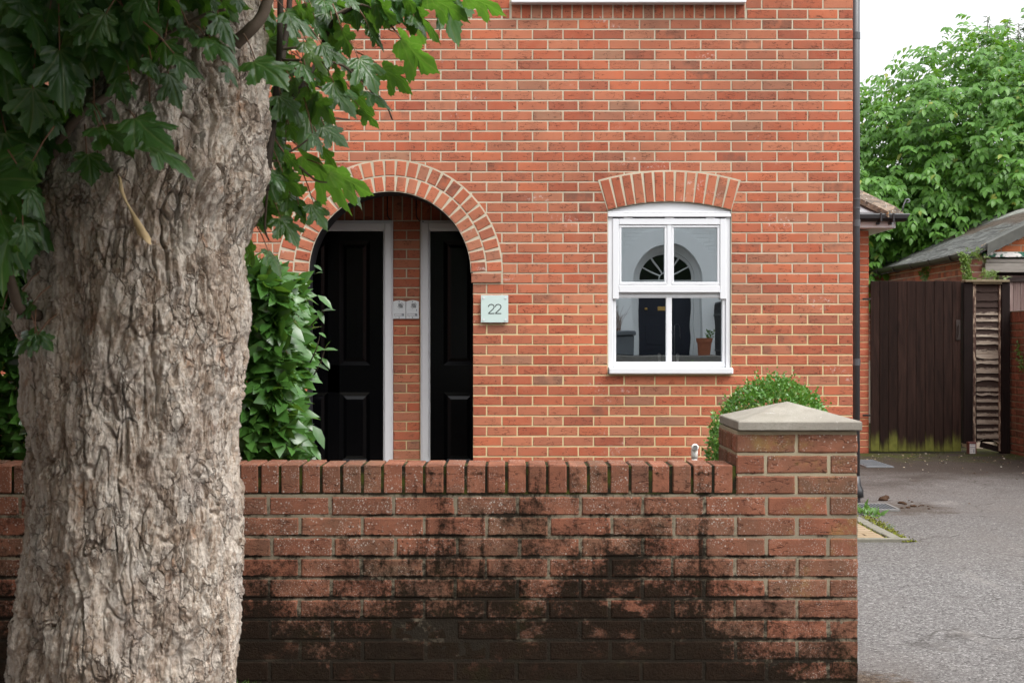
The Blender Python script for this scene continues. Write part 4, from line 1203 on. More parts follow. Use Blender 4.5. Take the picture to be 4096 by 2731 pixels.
# ------------------------------------------------------------------ right-hand background
YE = 15.3
def rear_extension():
    s = F / YE
    X = lambda px: (px - CX) / s
    Z = lambda py: EYE - (py - CY) / s
    T = lambda u, v, wv: (u, YE - wv, v)
    x1 = X(3475); zt = Z(922)
    t = thing('rear_extension', 'low brick rear extension with a hipped tiled roof and black gutter behind the house', 'extension', (3., YE, .05))
    mb = MB(); mb.mi = 1
    mb.box(1.2, x1 - .004, YE, YE + 4, 0, zt); mb.mi = 0; r = 0; z = zt - .075
    while z > 0:
        x = x1; first = True
        while x > 2.6:
            wd = .1025 if (first and r % 2) else .215
            mb.brick(T, x - wd, x, z + .005, z + .070, .005, .0012, .004, 2, 1); x -= wd + .010; first = False
        z -= .075; r += 1
    mb.build('wall', [M['ebrick'], M['mortar']], t)
    ex = X(3545); ez = Z(862); hx, hy, hz = X(3330), YE + 1.55, Z(700) + .25
    yf = YE - .28
    cor = (ex + .05, yf, ez)
    mb = MB()
    hip = (ex + .05 - 1.7, yf + 1.7, ez + 1.15)
    mb.poly([(1.2, yf, ez), cor, hip, (1.2, yf + 1.7, ez + 1.15)])
    mb.poly([cor, (ex + .05, YE + 4, ez), (ex + .05 - 1.7, YE + 4, ez + 1.15), hip])
    for k in range(7):
        f = k / 7.
        p = Vector(cor).lerp(Vector(hip), f)
        mb.box(1.2, p.x - .06, p.y - .004, p.y + .03, p.z - .004, p.z + .012)
    mb.build('roof', M['slate'], t)
    # hip ridge tiles: an angular run of concrete tile
    mb = MB(); a = Vector(cor) + Vector((-.02, -.01, -.01)); b = Vector(hip)
    d = (b - a).normalized(); sd_ = Vector((1, 1, 0)).normalized()
    for i in range(5):
        p = a + d * (.45 * i); q = a + d * (.45 * i + .445)
        lift = Vector((0, 0, .075 + .004 * (i % 2)))
        prof = lambda c: [c + sd_ * -.17 + Vector((0, 0, -.045)), c + sd_ * -.165 + Vector((0, 0, .015)), c + lift, c + sd_ * .165 + Vector((0, 0, .015)), c + sd_ * .17 + Vector((0, 0, -.045))]
        pa, pb = prof(p), prof(q)
        ia = [mb.vert(v) for v in pa]; ib = [mb.vert(v) for v in pb]
        for k in range(4): mb.face((ia[k], ia[k + 1], ib[k + 1], ib[k]))
        mb.face(ia); mb.face(ib[::-1])
    mb.build('hip_ridge', M['hiptile'], t)
    mb = MB()
    hp = Vector((X(3576), yf - .02, Z(858)))
    pts = [hp, hp + Vector((.012, -.01, .05)), hp + Vector((.03, -.01, .10))]
    for i in range(10):
        an = R(200 - 36 * i); rr = .028 - .0017 * i
        pts.append(hp + Vector((.062 + rr * math.cos(an), -.01, .112 + rr * math.sin(an))))
    mb.tube(pts, .008, 6); mb.build('hip_iron', M['grate'], t, smooth=True)
    # gutter, brackets, fascia, soffit
    mb = MB(); gx1 = X(3600)
    prof = [(-.075, .0), (-.078, .045), (-.072, .055)]
    n = 8; zt_, zb_ = Z(866.5), Z(897)
    for i in range(n):
        pass
    pr = [(yf - .10, zt_), (yf - .112, zt_ - .012), (yf - .108, zt_ - .05), (yf - .09, zb_ + .012), (yf - .06, zb_), (yf - .01, zb_), (yf + .01, zt_ - .01), (yf + .01, zt_ - .004), (yf - .02, zt_ - .02), (yf - .088, zt_ - .02), (yf - .092, zt_)]
    A = [mb.vert((1.2, y, z)) for y, z in pr]; B = [mb.vert((gx1 + (-.035 if z < zt_ - .03 else 0), y, z)) for y, z in pr]
    for i in range(len(pr)): j = (i + 1) % len(pr); mb.face((A[i], A[j], B[j], B[i]))
    mb.face(B); mb.build('gutter', M['black'], t)
    for px in (3483, 3532):
        mb = MB(); mb.box(X(px), X(px + 8), yf - .118, yf + .012, zb_ - .008, zt_ + .004, .003)
        mb.box(X(px - 6), X(px + 6), yf - .03, yf + .012, zb_ - .03, zb_ - .002, .003)
        mb.build('gutter_bracket', M['black'], t)
    mb = MB(); mb.box(1.2, X(3543), yf + .012, yf + .035, Z(919.5), zt_ - .02, .003); mb.box(x1 + .2, x1 + .222, yf + .035, YE + 4, Z(919.5), zt_ - .02)
    mb.poly([(1.2, yf + .02, Z(919.5) + .004), (x1 + .21, yf + .02, Z(919.5) + .004), (x1 + .21, YE + 4, Z(919.5) + .004), (1.2, YE + 4, Z(919.5) + .004)])
    mb.build('fascia', M['white'], t)
rear_extension()

YGATE = 15.3
def gate_line():
    s = F / YGATE
    X = lambda px: (px - CX) / s
    Z = lambda py: EYE - (py - CY) / s
    zg = gz(15.3)
    t = thing('garden_gate', 'tall dark brown boarded gate with green moss along its foot', 'gate', ((X(3478) + X(3842)) / 2, YGATE, zg))
    mb = MB(); x0, x1 = X(3478.5), X(3841); n = 10; pw = (x1 - x0) / n
    for i in range(n):
        mb.newrnd(); j = random.uniform(-.006, .006)
        mb.box(x0 + i * pw + .0015, x0 + (i + 1) * pw - .0015, YGATE - .04 + random.uniform(-.002, .002), YGATE - .02, zg + .018 + random.uniform(0, .006), Z(1124.5) + j * .6, .003)
    mb.build('boards', M['gatewood'], t)
    for z in (.35, 1.0, 1.65): mb = MB(); mb.newrnd(); mb.box(x0 + .02, x1 - .02, YGATE - .019, YGATE + .02, zg + z, zg + z + .1, .003); mb.build('ledge', M['postwood'], t)
    mb = MB(); xa = X(3831); mb.box(xa - .035, xa + .015, YGATE - .049, YGATE - .041, Z(1360), Z(1280), .003); mb.tube([(xa - .01, YGATE - .062, Z(1345)), (xa - .008, YGATE - .062, Z(1300))], .007, 8)
    mb.build('latch', M['silverhinge'], t)
    for py in (1196.5, 1659.5):
        mb = MB(); mb.box(X(3446), X(3479), YGATE - .052, YGATE - .041, Z(py + 4), Z(py - 4), .002)
        for px in (3451, 3460, 3469): mb.tube([(X(px), YGATE - .057, Z(py)), (X(px), YGATE - .05, Z(py))], .006, 8)
        mb.build('hinge', M['silverhinge'], t)
    # louvred lap panel with its posts
    t = thing('lap_panel', 'narrow weathered panel of peeling horizontal slats between two dark posts beside the gate', 'fence panel', (X(3940), YGATE, zg))
    xs0, xs1 = X(3897), X(3988)
    ys = [1140, 1169, 1204, 1229, 1260, 1286, 1317, 1347, 1377, 1428, 1455, 1492, 1526, 1563, 1579, 1607, 1637, 1663.5, 1695, 1721, 1751.5, 1772]
    Vv = []; Ff = []; at = []; rn = []
    mb = MB(); sl_attr = []
    for i in range(1, len(ys)):
        mb.newrnd(); n = 12
        top, bot = Z(ys[i - 1]) + .02, Z(ys[i])
        brown = 1.5 if i <= 3 else random.uniform(-.15, .15)
        wav = random.choice((.1, .2, .3, 1.)) * .006
        rows = []
        for v, (zf, yo) in enumerate(((0., -.052), (.5, -.043), (1., -.034))):
            row = []
            for k in range(n + 1):
                x = xs0 + (xs1 - xs0) * k / n + .0006 * i
                z = bot + (top - bot) * zf
                if v == 0:
                    z += wav * mn.noise((x * 14, i * 3.7, 0)) * 2.2
                    if 6 <= i <= 9: z += -.012 * max(0, (k / n - .6)) * 2
                    if i == len(ys) - 1: z += .075 * max(0, 1 - abs(k / n - .45) / .5) * (1 if k < n else .3)
                    if i in (9, 12): z += .02 * math.sin(k / n * 3.1) * (1 if i == 12 else -1)
                row.append(mb.vert((x, YGATE + yo - wav * mn.noise((x * 9, i * 1.3, 4)), z)))
                sl_attr.append(zf + brown)
            rows.append(row)
        for a, b in zip(rows, rows[1:]):
            for k in range(n): mb.face((a[k], a[k + 1], b[k + 1], b[k]))
        back = []
        for k in range(n + 1):
            p = mb.v[rows[0][k]]; back.append(mb.vert((p[0], p[1] + .012, p[2] + .001))); sl_attr.append(0 + brown)
        for k in range(n): mb.face((back[k], back[k + 1], rows[0][k + 1], rows[0][k]))
    o = mb.build('slats', M['slat'], t)
    a_ = o.data.attributes.new('slat', 'FLOAT', 'POINT'); a_.data.foreach_set('value', np.array(sl_attr, np.float32))
    mb = MB(); mb.box(xs0 - .01, xs1 + .02, YGATE - .008, YGATE + .004, zg + .12, Z(1135)); mb.build('backing', M['postwood'], t)
    for a, b, zb in ((3846, 3883, Z(1772)), (3997, 4031, zg)):
        mb = MB(); mb.newrnd(); mb.box(X(a), X(b), YGATE - .075, YGATE + .02, zb, Z(1130), .005)
        mb.build('post', M['postwood'], t)
    for a, b, zb in ((3884.5, 3896.5, Z(1800)), (3988, 3996, Z(1802))):
        mb = MB(); mb.box(X(a), X(b), YGATE - .062, YGATE + .0, zb, Z(1137), .003); mb.build('batten', M['batten'], t)
    mb = MB(); mb.newrnd(); mb.box(X(3849), X(4027), YGATE - .10, YGATE + .03, Z(1130), Z(1121), .004); mb.build('cap_board', M['capwood'], t); mb = MB(); mb.newrnd(); mb.box(X(3882), X(3998), YGATE - .085, YGATE + .01, Z(1138), Z(1130.3), .003); mb.build('cap_board', M['capwood'], t)
    mb = MB(); mb.newrnd(); Mx = Matrix.Translation((X(3965), YGATE - .02, Z(1788))) @ Matrix.Rotation(R(14), 4, 'Y'); mb.box(-.13, .12, -.01, .01, -.03, .03, .003, M=Mx); mb.build('loose_board', M['postwood'], t)
    # little box at the foot of the gate post
    t = thing('bait_box', 'small red brown box with a printed white label at the foot of the gate post', 'box', (X(3870), YGATE - .12, zg))
    mb = MB(); mb.box(X(3856), X(3887), YGATE - .16, YGATE - .078, zg + .002, Z(1763), .004); mb.build('body', simple('box_redbrown', (.11, .035, .03), .6), t)
    mb = MB(); mb.box(X(3859.5), X(3882), YGATE - .1625, YGATE - .158, Z(1809), Z(1771)); lb = mb.build('paper_label', simple('label_paper', (.55, .54, .53), .7), t)
    mb = MB()
    for a, b, c, d in ((3861, 3881, 1772.5, 1775), (3861, 3881, 1782, 1786), (3861, 3870, 1791, 1793), (3861, 3869, 1797, 1798.5), (3872, 3876, 1790, 1806), (3878, 3880, 1789, 1807), (3861, 3869, 1802, 1804)):
        mb.box(X(a), X(b), YGATE - .1635, YGATE - .1622, Z(d), Z(c))
    mb.build('print', M['greybtn'], lb)

    # boundary wall at the right, running back to the panel
    XB = 5.36
    TL = lambda u, v, wv: (XB - wv, YGATE + .05 - u, v)
    t = thing('boundary_wall', 'dark stained brick boundary wall with a soldier top at the right edge of the drive', 'wall', (XB, 13.5, zg))
    mb = MB(); mb.mi = 1; zt = 1.565
    mb.box(XB, XB + .215, 10.6, YGATE + .05, zg - .05, zt - .11); mb.mi = 0
    z = zt - .12 - .072; r = 0
    while z > -.03:
        u = 0.; 
        while u < 2.4:
            wd = .1025 if (r % 3 == 1) else .215
            mb.brick(TL, u, u + wd, z, z + .063, .005, .002, .006, 2, 1); u += wd + .0115
        z -= .0755; r += 1
    for k in range(32):
        mb.brick(TL, k * .0755, k * .0755 + .064, zt - .112, zt, .008, .002, .006, 1, 1)
    b = mb.build('brickwork', [M['dbrick'], M['dmortar']], t)
    mb = MB(); mb.box(XB - .008, XB + .23, 10.6, YGATE + .05, zt - .002, zt + .012, .003); mb.build('coping', M['kerbc'], t)

    # garage / outbuilding
    X0 = 5.27; YA = 16.0; YZ = 27.0; xr = 6.62; ze = 2.30; zr = 2.98
    sa = F / YA
    XA = lambda px: (px - CX) / sa
    ZA = lambda py: EYE - (py - CY) / sa
    t = thing('brick_garage', 'old brick garage with a grey felt roof, sagging gutter and peeling wooden front', 'garage', (X0 + 1.3, YA, zg))
    mb = MB(); mb.mi = 1
    mb.box(X0, X0 + .2, YA + .01, YZ, 0, ze - .06); mb.box(X0 + .2, 7.9, YZ - .2, YZ, 0, ze - .06); mb.box(7.9, 8.1, YA + .01, YZ, 0, ze - .06)
    mb.mi = 0
    TS = lambda u, v, wv: (X0 - wv, YZ - u, v)
    z = ze - .12; r = 0
    while z > .9:
        u = .0
        while u < YZ - YA - .1:
            wd = .215 if (r % 4 != 2) else .1025
            mb.brick(TS, u, min(u + wd, YZ - YA), z, z + .064, .005, .0015, .005, 1, 1); u += wd + .011
        z -= .0755; r += 1
    TF = lambda u, v, wv: (u, YA - .02 - wv, v)
    # front corner pier
    mb.mi = 1; mb.box(XA(3877), XA(3927), YA - .02, YA + .25, 0, ze - .1); mb.mi = 0
    for k in range(26):
        z = ze - .19 - k * .0755
        if z < .1: break
        mb.brick(TF, XA(3877), XA(3927), z, z + .064, .005, .0015, .005, 2, 1)
    mb.build('wall', [M['obrick'], M['omortar']], t)
    # gable
    mb = MB(); mb.mi = 1
    gy = YA - .01
    mb.poly([(XA(3925), gy, ZA(1012)), (8.1, gy, ZA(1012)), (8.1, gy, ze + .02), (xr, gy, zr - .02), (XA(3925), gy, ze + .03)])
    mb.mi = 0
    TG = lambda u, v, wv: (u, gy - wv, v)
    for k in range(9):
        z0 = ZA(1008) + .005 + k * .075
        x = XA(3925) - (.11 if k % 2 else 0)
        while x < 7.9:
            zlim = min(ze + .0 + (x + .1 - X0) * (zr - ze) / (xr - X0), ze + (8. - x - .1) * .5)
            if z0 + .065 < zlim - .0: mb.brick(TG, max(x, XA(3925)), x + .215, z0, z0 + .065, .005, .001, .004, 2, 1)
            x += .225
    mb.build('gable', [M['orbrick'], M['mortar']], t)
    # roof slab with sagging felt, in strips along its length
    mb = MB(); nyy = 44; nx = 9
    def rp(i, j, side=1):
        f = i / nx; y = YA - .16 + (YZ - YA + .3) * j / nyy
        x = X0 - .15 + (xr - X0 + .15) * f
        z = ze - .06 + (zr - ze + .06) * f + .025 * mn.noise((x * 1.7, y * .8, 0)) + .008 * mn.noise((x * 6, y * 3, 2)) - .02 * math.sin(math.pi * j / nyy)
        return (x, y, z)
    g = [[mb.vert(rp(i, j)) for i in range(nx + 1)] for j in range(nyy + 1)]
    gb = [[mb.vert((rp(i, j)[0], rp(i, j)[1], rp(i, j)[2] - .055)) for i in range(nx + 1)] for j in range(nyy + 1)]
    for j in range(nyy):
        for i in range(nx):
            mb.face((g[j][i], g[j][i + 1], g[j + 1][i + 1], g[j + 1][i])); mb.face((gb[j][i], gb[j + 1][i], gb[j + 1][i + 1], gb[j][i + 1]))
        mb.face((gb[j][0], g[j][0], g[j + 1][0], gb[j + 1][0]))
    for i in range(nx): mb.face((gb[0][i], gb[0][i + 1], g[0][i + 1], g[0][i]))
    # far slope
    e = [(xr + .0, YA - .16), (xr, YZ + .14)]
    mb.poly([(xr, YA - .16, zr), (8.2, YA - .16, ze - .06), (8.2, YZ + .14, ze - .06), (xr, YZ + .14, zr)])
    mb.poly([(xr, YA - .16, zr - .05), (8.2, YA - .16, ze - .11), (8.2, YZ + .14, ze - .11), (xr, YZ + .14, zr - .05)])
    mb.build('roof', M['felt'], t)
    # verge flashing: thick felt edge down the gable
    mb = MB(); sl_ = (zr - ze + .06) / (xr - X0 + .15)
    for i in range(12):
        x = X0 + .02 + (xr - X0) * i / 12; xb = X0 + .02 + (xr - X0) * (i + 1) / 12
        za = ze - .06 + (x - X0 + .15) * sl_; zb = ze - .06 + (xb - X0 + .15) * sl_
        mb.poly([(x, YA - .175, za - .115), (xb, YA - .175, zb - .105), (xb, YA - .175, zb + .015), (x, YA - .175, za + .015)])
        mb.poly([(x, YA - .175, za + .015), (xb, YA - .175, zb + .015), (xb, YA - .05, zb + .03), (x, YA - .05, za + .03)])
        mb.poly([(x, YA - .175, za - .115), (x, YA - .01, za - .115), (xb, YA - .01, zb - .105), (xb, YA - .175, zb - .105)])
    mb.build('verge', simple('verge_felt', (.075, .078, .07), .9, .5, 9, .6), t)
    # gutter with brackets
    mb = MB(); gxc = X0 - .155; n = 8; rr = .058
    def gring(y, zc, r): return [mb.vert((gxc + r * math.cos(math.pi + math.pi * k / n), y, zc + r * math.sin(math.pi + math.pi * k / n))) for k in range(n + 1)]
    prev = None; N_ = 18
    for j in range(N_ + 1):
        y = YA + .02 + (YZ - YA) * j / N_; zc = 2.245 - .012 * math.sin(j * .8) - .02 * j / N_
        a = gring(y, zc, rr); b = gring(y, zc + .004, rr - .006)
        if j == 0: mb.face(a)
        if prev:
            for k in range(n): mb.face((prev[0][k], prev[0][k + 1], a[k + 1], a[k])); mb.face((prev[1][k], a and b[k], b[k + 1], prev[1][k + 1]))
        prev = (a, b)
    mb.build('gutter', simple('olive_black_gutter', (.022, .020, .013), .45, .3, 8, .1, .25), t, smooth=True)
    for j in range(13):
        mb = MB(); y = YA + .45 + j * .82; mb.tube([(gxc + (rr + .005) * math.cos(math.pi + math.pi * k / n), y, 2.243 - .0016 * j + (rr + .005) * math.sin(math.pi + math.pi * k / n)) for k in range(n + 1)] + [(X0 - .02, y, 2.26)], .011, 6)
        mb.build('gutter_bracket', M['black'], t)
    # peeling fascia, lintels, boarded doors
    mb = MB(); mb.box(XA(3925), 8.1, YA - .075, YA - .012, ZA(1030), ZA(1010), .004); mb.build('fascia_board', M['greenpaint'], t)
    mb = MB(); mb.newrnd(); mb.box(XA(3938), 8.1, YA - .05, YA - .005, ZA(1052), ZA(1037), .006); mb.build('lintel_beam', M['greybeam'], t); mb = MB(); mb.newrnd(); mb.box(XA(3930.5), 8.1, YA - .09, YA - .01, ZA(1091), ZA(1054), .005)
    mb.build('lintel_beam', M['greybeam'], t)
    mb = MB(); mb.newrnd(); mb.box(XA(3990), 8.0, YA - .03, YA + .03, ZA(1100), ZA(1091.5)); mb.box(XA(3986), XA(3990), YA - .03, YA + .03, .1, ZA(1092)); mb.build('door_track', M['postwood'], t)
    mb = MB(); x = XA(3991)
    while x < 7.9:
        mb.newrnd(); mb.box(x, x + .083, YA - .01, YA + .015, .1, ZA(1101), .003); x += .085
    d = mb.build('garage_door', M['fadewood'], t)
    mb = MB(); mb.newrnd(); mb.box(XA(3989), 7.95, YA - .032, YA - .0105, ZA(1128), ZA(1109), .003); mb.build('rail', M['railwood'], d)
gate_line()

# ------------------------------------------------------------------ paving patch, debris
def drive_bits():
    X1 = 2.385
    t = thing('paving', None, None); bpy.data.objects.remove(t)
    mb = MB(); y0 = 8.62; n = 10; z = .044
    for j in range(n):
        ya = y0 + .055 + j * .098; x = X1 - .11 - (.1 if j % 2 else 0)
        while x > .6:
            mb.newrnd(); mb.box(x - .2, x, ya, ya + .090, z - .03, z + .012 + random.uniform(-.002, .002), .004); x -= .208
        mb.newrnd()
        if j % 2: mb.box(X1 - .20, X1 - .105, ya, ya + .090, z - .03, z + .011, .004)
    o = mb.build('paving', M['paver']); tag(o, kind='structure')
    mb = MB()
    mb.box(.6, X1 + .03, y0 + .004, y0 + .045, z - .04, z + .012, .004)
    yy = y0 + .05
    for L in (.22, .5, .32): mb.box(X1 - .088 + random.uniform(-.006, .006), X1 - .012, yy, yy + L - .01, z - .04, z + .013, .005); yy += L
    o = mb.build('kerb', M['kerbc']); tag(o, kind='structure')
    # moss tufts in the joints and along the kerb: uncountable
    N = 1500; B = np.zeros((N, 3)); 
    for i in range(N):
        if i < 900:
            y = y0 - .02 + random.random() ** 1.3 * 1.15; x = X1 + random.gauss(.012, .022) + (.02 if y > 9.3 else 0)
        elif i < 1100: x = X1 - .095 + random.gauss(0, .006); y = y0 + random.random() * 1.0
        else:
            cl = i % 26; random.seed(cl * 7 + 1); cx = X1 - .1 - random.random() * .62; cy = y0 + .05 + random.randint(0, 9) * .098; random.seed(i + 999)
            x = cx + random.gauss(0, .018); y = cy + random.gauss(0, .012)
        B[i] = (x, y, gz(y) + .004)
    D = rng.normal(0, 1, (N, 3)); D[:, 2] = np.abs(D[:, 2]) + .6; D /= np.linalg.norm(D, axis=1)[:, None]
    blades('moss', B, D, rng.uniform(.008, .024, N), .35, M['moss'])
    random.seed(21)
    # clods of soil
    spots = [(3531, 2000, .042, 11), (3543, 1992, .034, 12), (3604, 2012, .026, 13), (3617, 2014, .018, 14), (3654, 2025, .022, 15), (3646, 2022, .012, 16), (3632, 2030, .018, 17), (3608, 2031, .013, 18), (3683, 2021, .010, 19), (3693, 2021, .010, 20), (3716, 2034, .011, 21), (3636, 2001, .009, 22), (3648, 2006, .011, 23), (3621, 2017, .012, 24), (3676, 2024, .008, 25), (3711, 2024, .008, 26), (3730, 2028, .006, 27)]
    kinds = ['largest dark soil clod on the drive', 'rounded dark soil clod behind the largest clod', 'dark soil clod in the middle of the scatter right of the drain grate']
    proto = None
    for i, (px, py, r, sd_) in enumerate(spots):
        d = (EYE - .052) * F / (py - CY)
        p = P(px, py, d); p.z = gz(d)
        mb = MB(); rings = []
        nlat, nlon = 7, 10
        for a in range(nlat):
            th_ = math.pi * a / (nlat - 1)
            row = []
            for b in range(nlon):
                ph = 2 * math.pi * b / nlon
                v = Vector((math.sin(th_) * math.cos(ph) * 1.35, math.sin(th_) * math.sin(ph), math.cos(th_) * .6))
                k = 1 + .45 * mn.noise(v * 1.9 + Vector((sd_ * 3.3, 0, 0))) + .2 * mn.noise(v * 5 + Vector((0, sd_ * 2.1, 0)))
                row.append(mb.vert(p + v * k * r * .72 + Vector((0, 0, r * .26))))
            rings.append(row)
        for a in range(nlat - 1):
            for b in range(nlon): mb.face((rings[a][b], rings[a][(b + 1) % nlon], rings[a + 1][(b + 1) % nlon], rings[a + 1][b]))
        o = mb.build('soil_clod', M['clod'], loc=p, smooth=True)
        tag(o, kinds[i] if i < 3 else 'small dark crumb of soil scattered on the drive beside the larger clods', 'soil clod', 'soil clods scattered on the drive')
    # litter near the gate
    mb = MB()
    for i in range(420):
        y = 15.2 - abs(random.gauss(0, 1.1)); x = random.uniform(2.6, 5.3)
        if i > 330: y = random.uniform(6.2, 13); x = random.uniform(1.4, 4.5)
        r = random.uniform(.004, .014) * (1 if y > 10 else .5); a = random.uniform(0, 6.3); z = gz(y) + .003
        c, s_ = math.cos(a) * r, math.sin(a) * r
        mb.newrnd(); mb.poly([(x - c, y - s_, z), (x + s_ * .4, y - c * .4, z + r * .5), (x + c, y + s_, z + r * .2), (x - s_ * .4, y + c * .4, z)])
    N = NB('litter_mix'); rc = N.sep(N.attr('rnd'))
    m = N.fin(N.ramp(rc[0], [(0, (.05, .03, .02)), (.5, (.16, .10, .06)), (.8, (.34, .28, .2)), (1., (.55, .52, .47))]), .9)
    tag(mb.build('leaf_litter', m), 'bits of dry leaf litter strewn over the drive', 'leaf litter', kind='stuff')

def blades(name, B, D, L, wf, mat, parent=None, loc=None, bend=.3):
    """simple grass-like blades: base, direction, length -> 2 tris each"""
    n = len(B); s = np.cross(D, rng.normal(0, 1, (n, 3))); s /= np.linalg.norm(s, axis=1)[:, None] + 1e-9
    g = np.zeros((n, 3)); g[:, 2] = -1
    L = L[:, None]
    mid = B + D * L * .55; tip = B + D * L + g * L * bend
    w_ = L * wf * .5
    V = np.stack([B - s * w_ * .6, B + s * w_ * .6, mid - s * w_, mid + s * w_, tip], 1).reshape(-1, 3)
    o = (np.arange(n) * 5)[:, None]
    ob = np_mesh(name, V, [(4, o + np.array([[0, 1, 3, 2]])), (3, o + np.array([[2, 3, 4]]))], mat, parent, loc)
    if parent is None and name == 'moss': tag(ob, 'yellow green moss in the paver joints and along the kerb', 'moss', kind='stuff')
    return ob

def leaflets(B, D, Nn, L, W, fold=.15, curl=.25):
    """vectorised simple leaves; returns V, faces"""
    n = len(B)
    D = D / (np.linalg.norm(D, axis=1)[:, None] + 1e-9)
    S = np.cross(D, Nn); S /= np.linalg.norm(S, axis=1)[:, None] + 1e-9
    Nn = np.cross(S, D)
    L = L[:, None]; W = W[:, None]
    ts = (0., .30, .65, 1.); ws = (.0, .5, .42, 0.)
    V = []
    for t, wv in zip(ts, ws):
        c = B + D * L * t - Nn * L * curl * t * t
        if wv == 0: V.append(c)
        else:
            V += [c - S * W * wv + Nn * W * fold, c, c + S * W * wv + Nn * W * fold]
    V = np.stack(V, 1)                           # n,8,3 : 0 base,1-3,4-6,7 tip
    o = (np.arange(n) * 8)[:, None]
    q = np.concatenate([o + np.array([[1, 2, 5, 4]]), o + np.array([[2, 3, 6, 5]])])
    tr = np.concatenate([o + np.array([[0, 2, 1]]), o + np.array([[0, 3, 2]]), o + np.array([[4, 5, 7]]), o + np.array([[5, 6, 7]])])
    return V.reshape(-1, 3), [(4, q), (3, tr)]
def unit(a): return a / (np.linalg.norm(a, axis=1)[:, None] + 1e-9)
drive_bits()

# ------------------------------------------------------------------ the street tree
YT = 4.0; STT = F / YT
tree = thing('street_tree', 'large sycamore with a thick flaking grey brown trunk in front of the garden wall', 'tree', (-1.06, YT, 0))
def terr(n, k):
    t = n * k; f = math.floor(t); r = t - f
    return f, (f + min(1., max(0., (r - .80) / .20))) / k

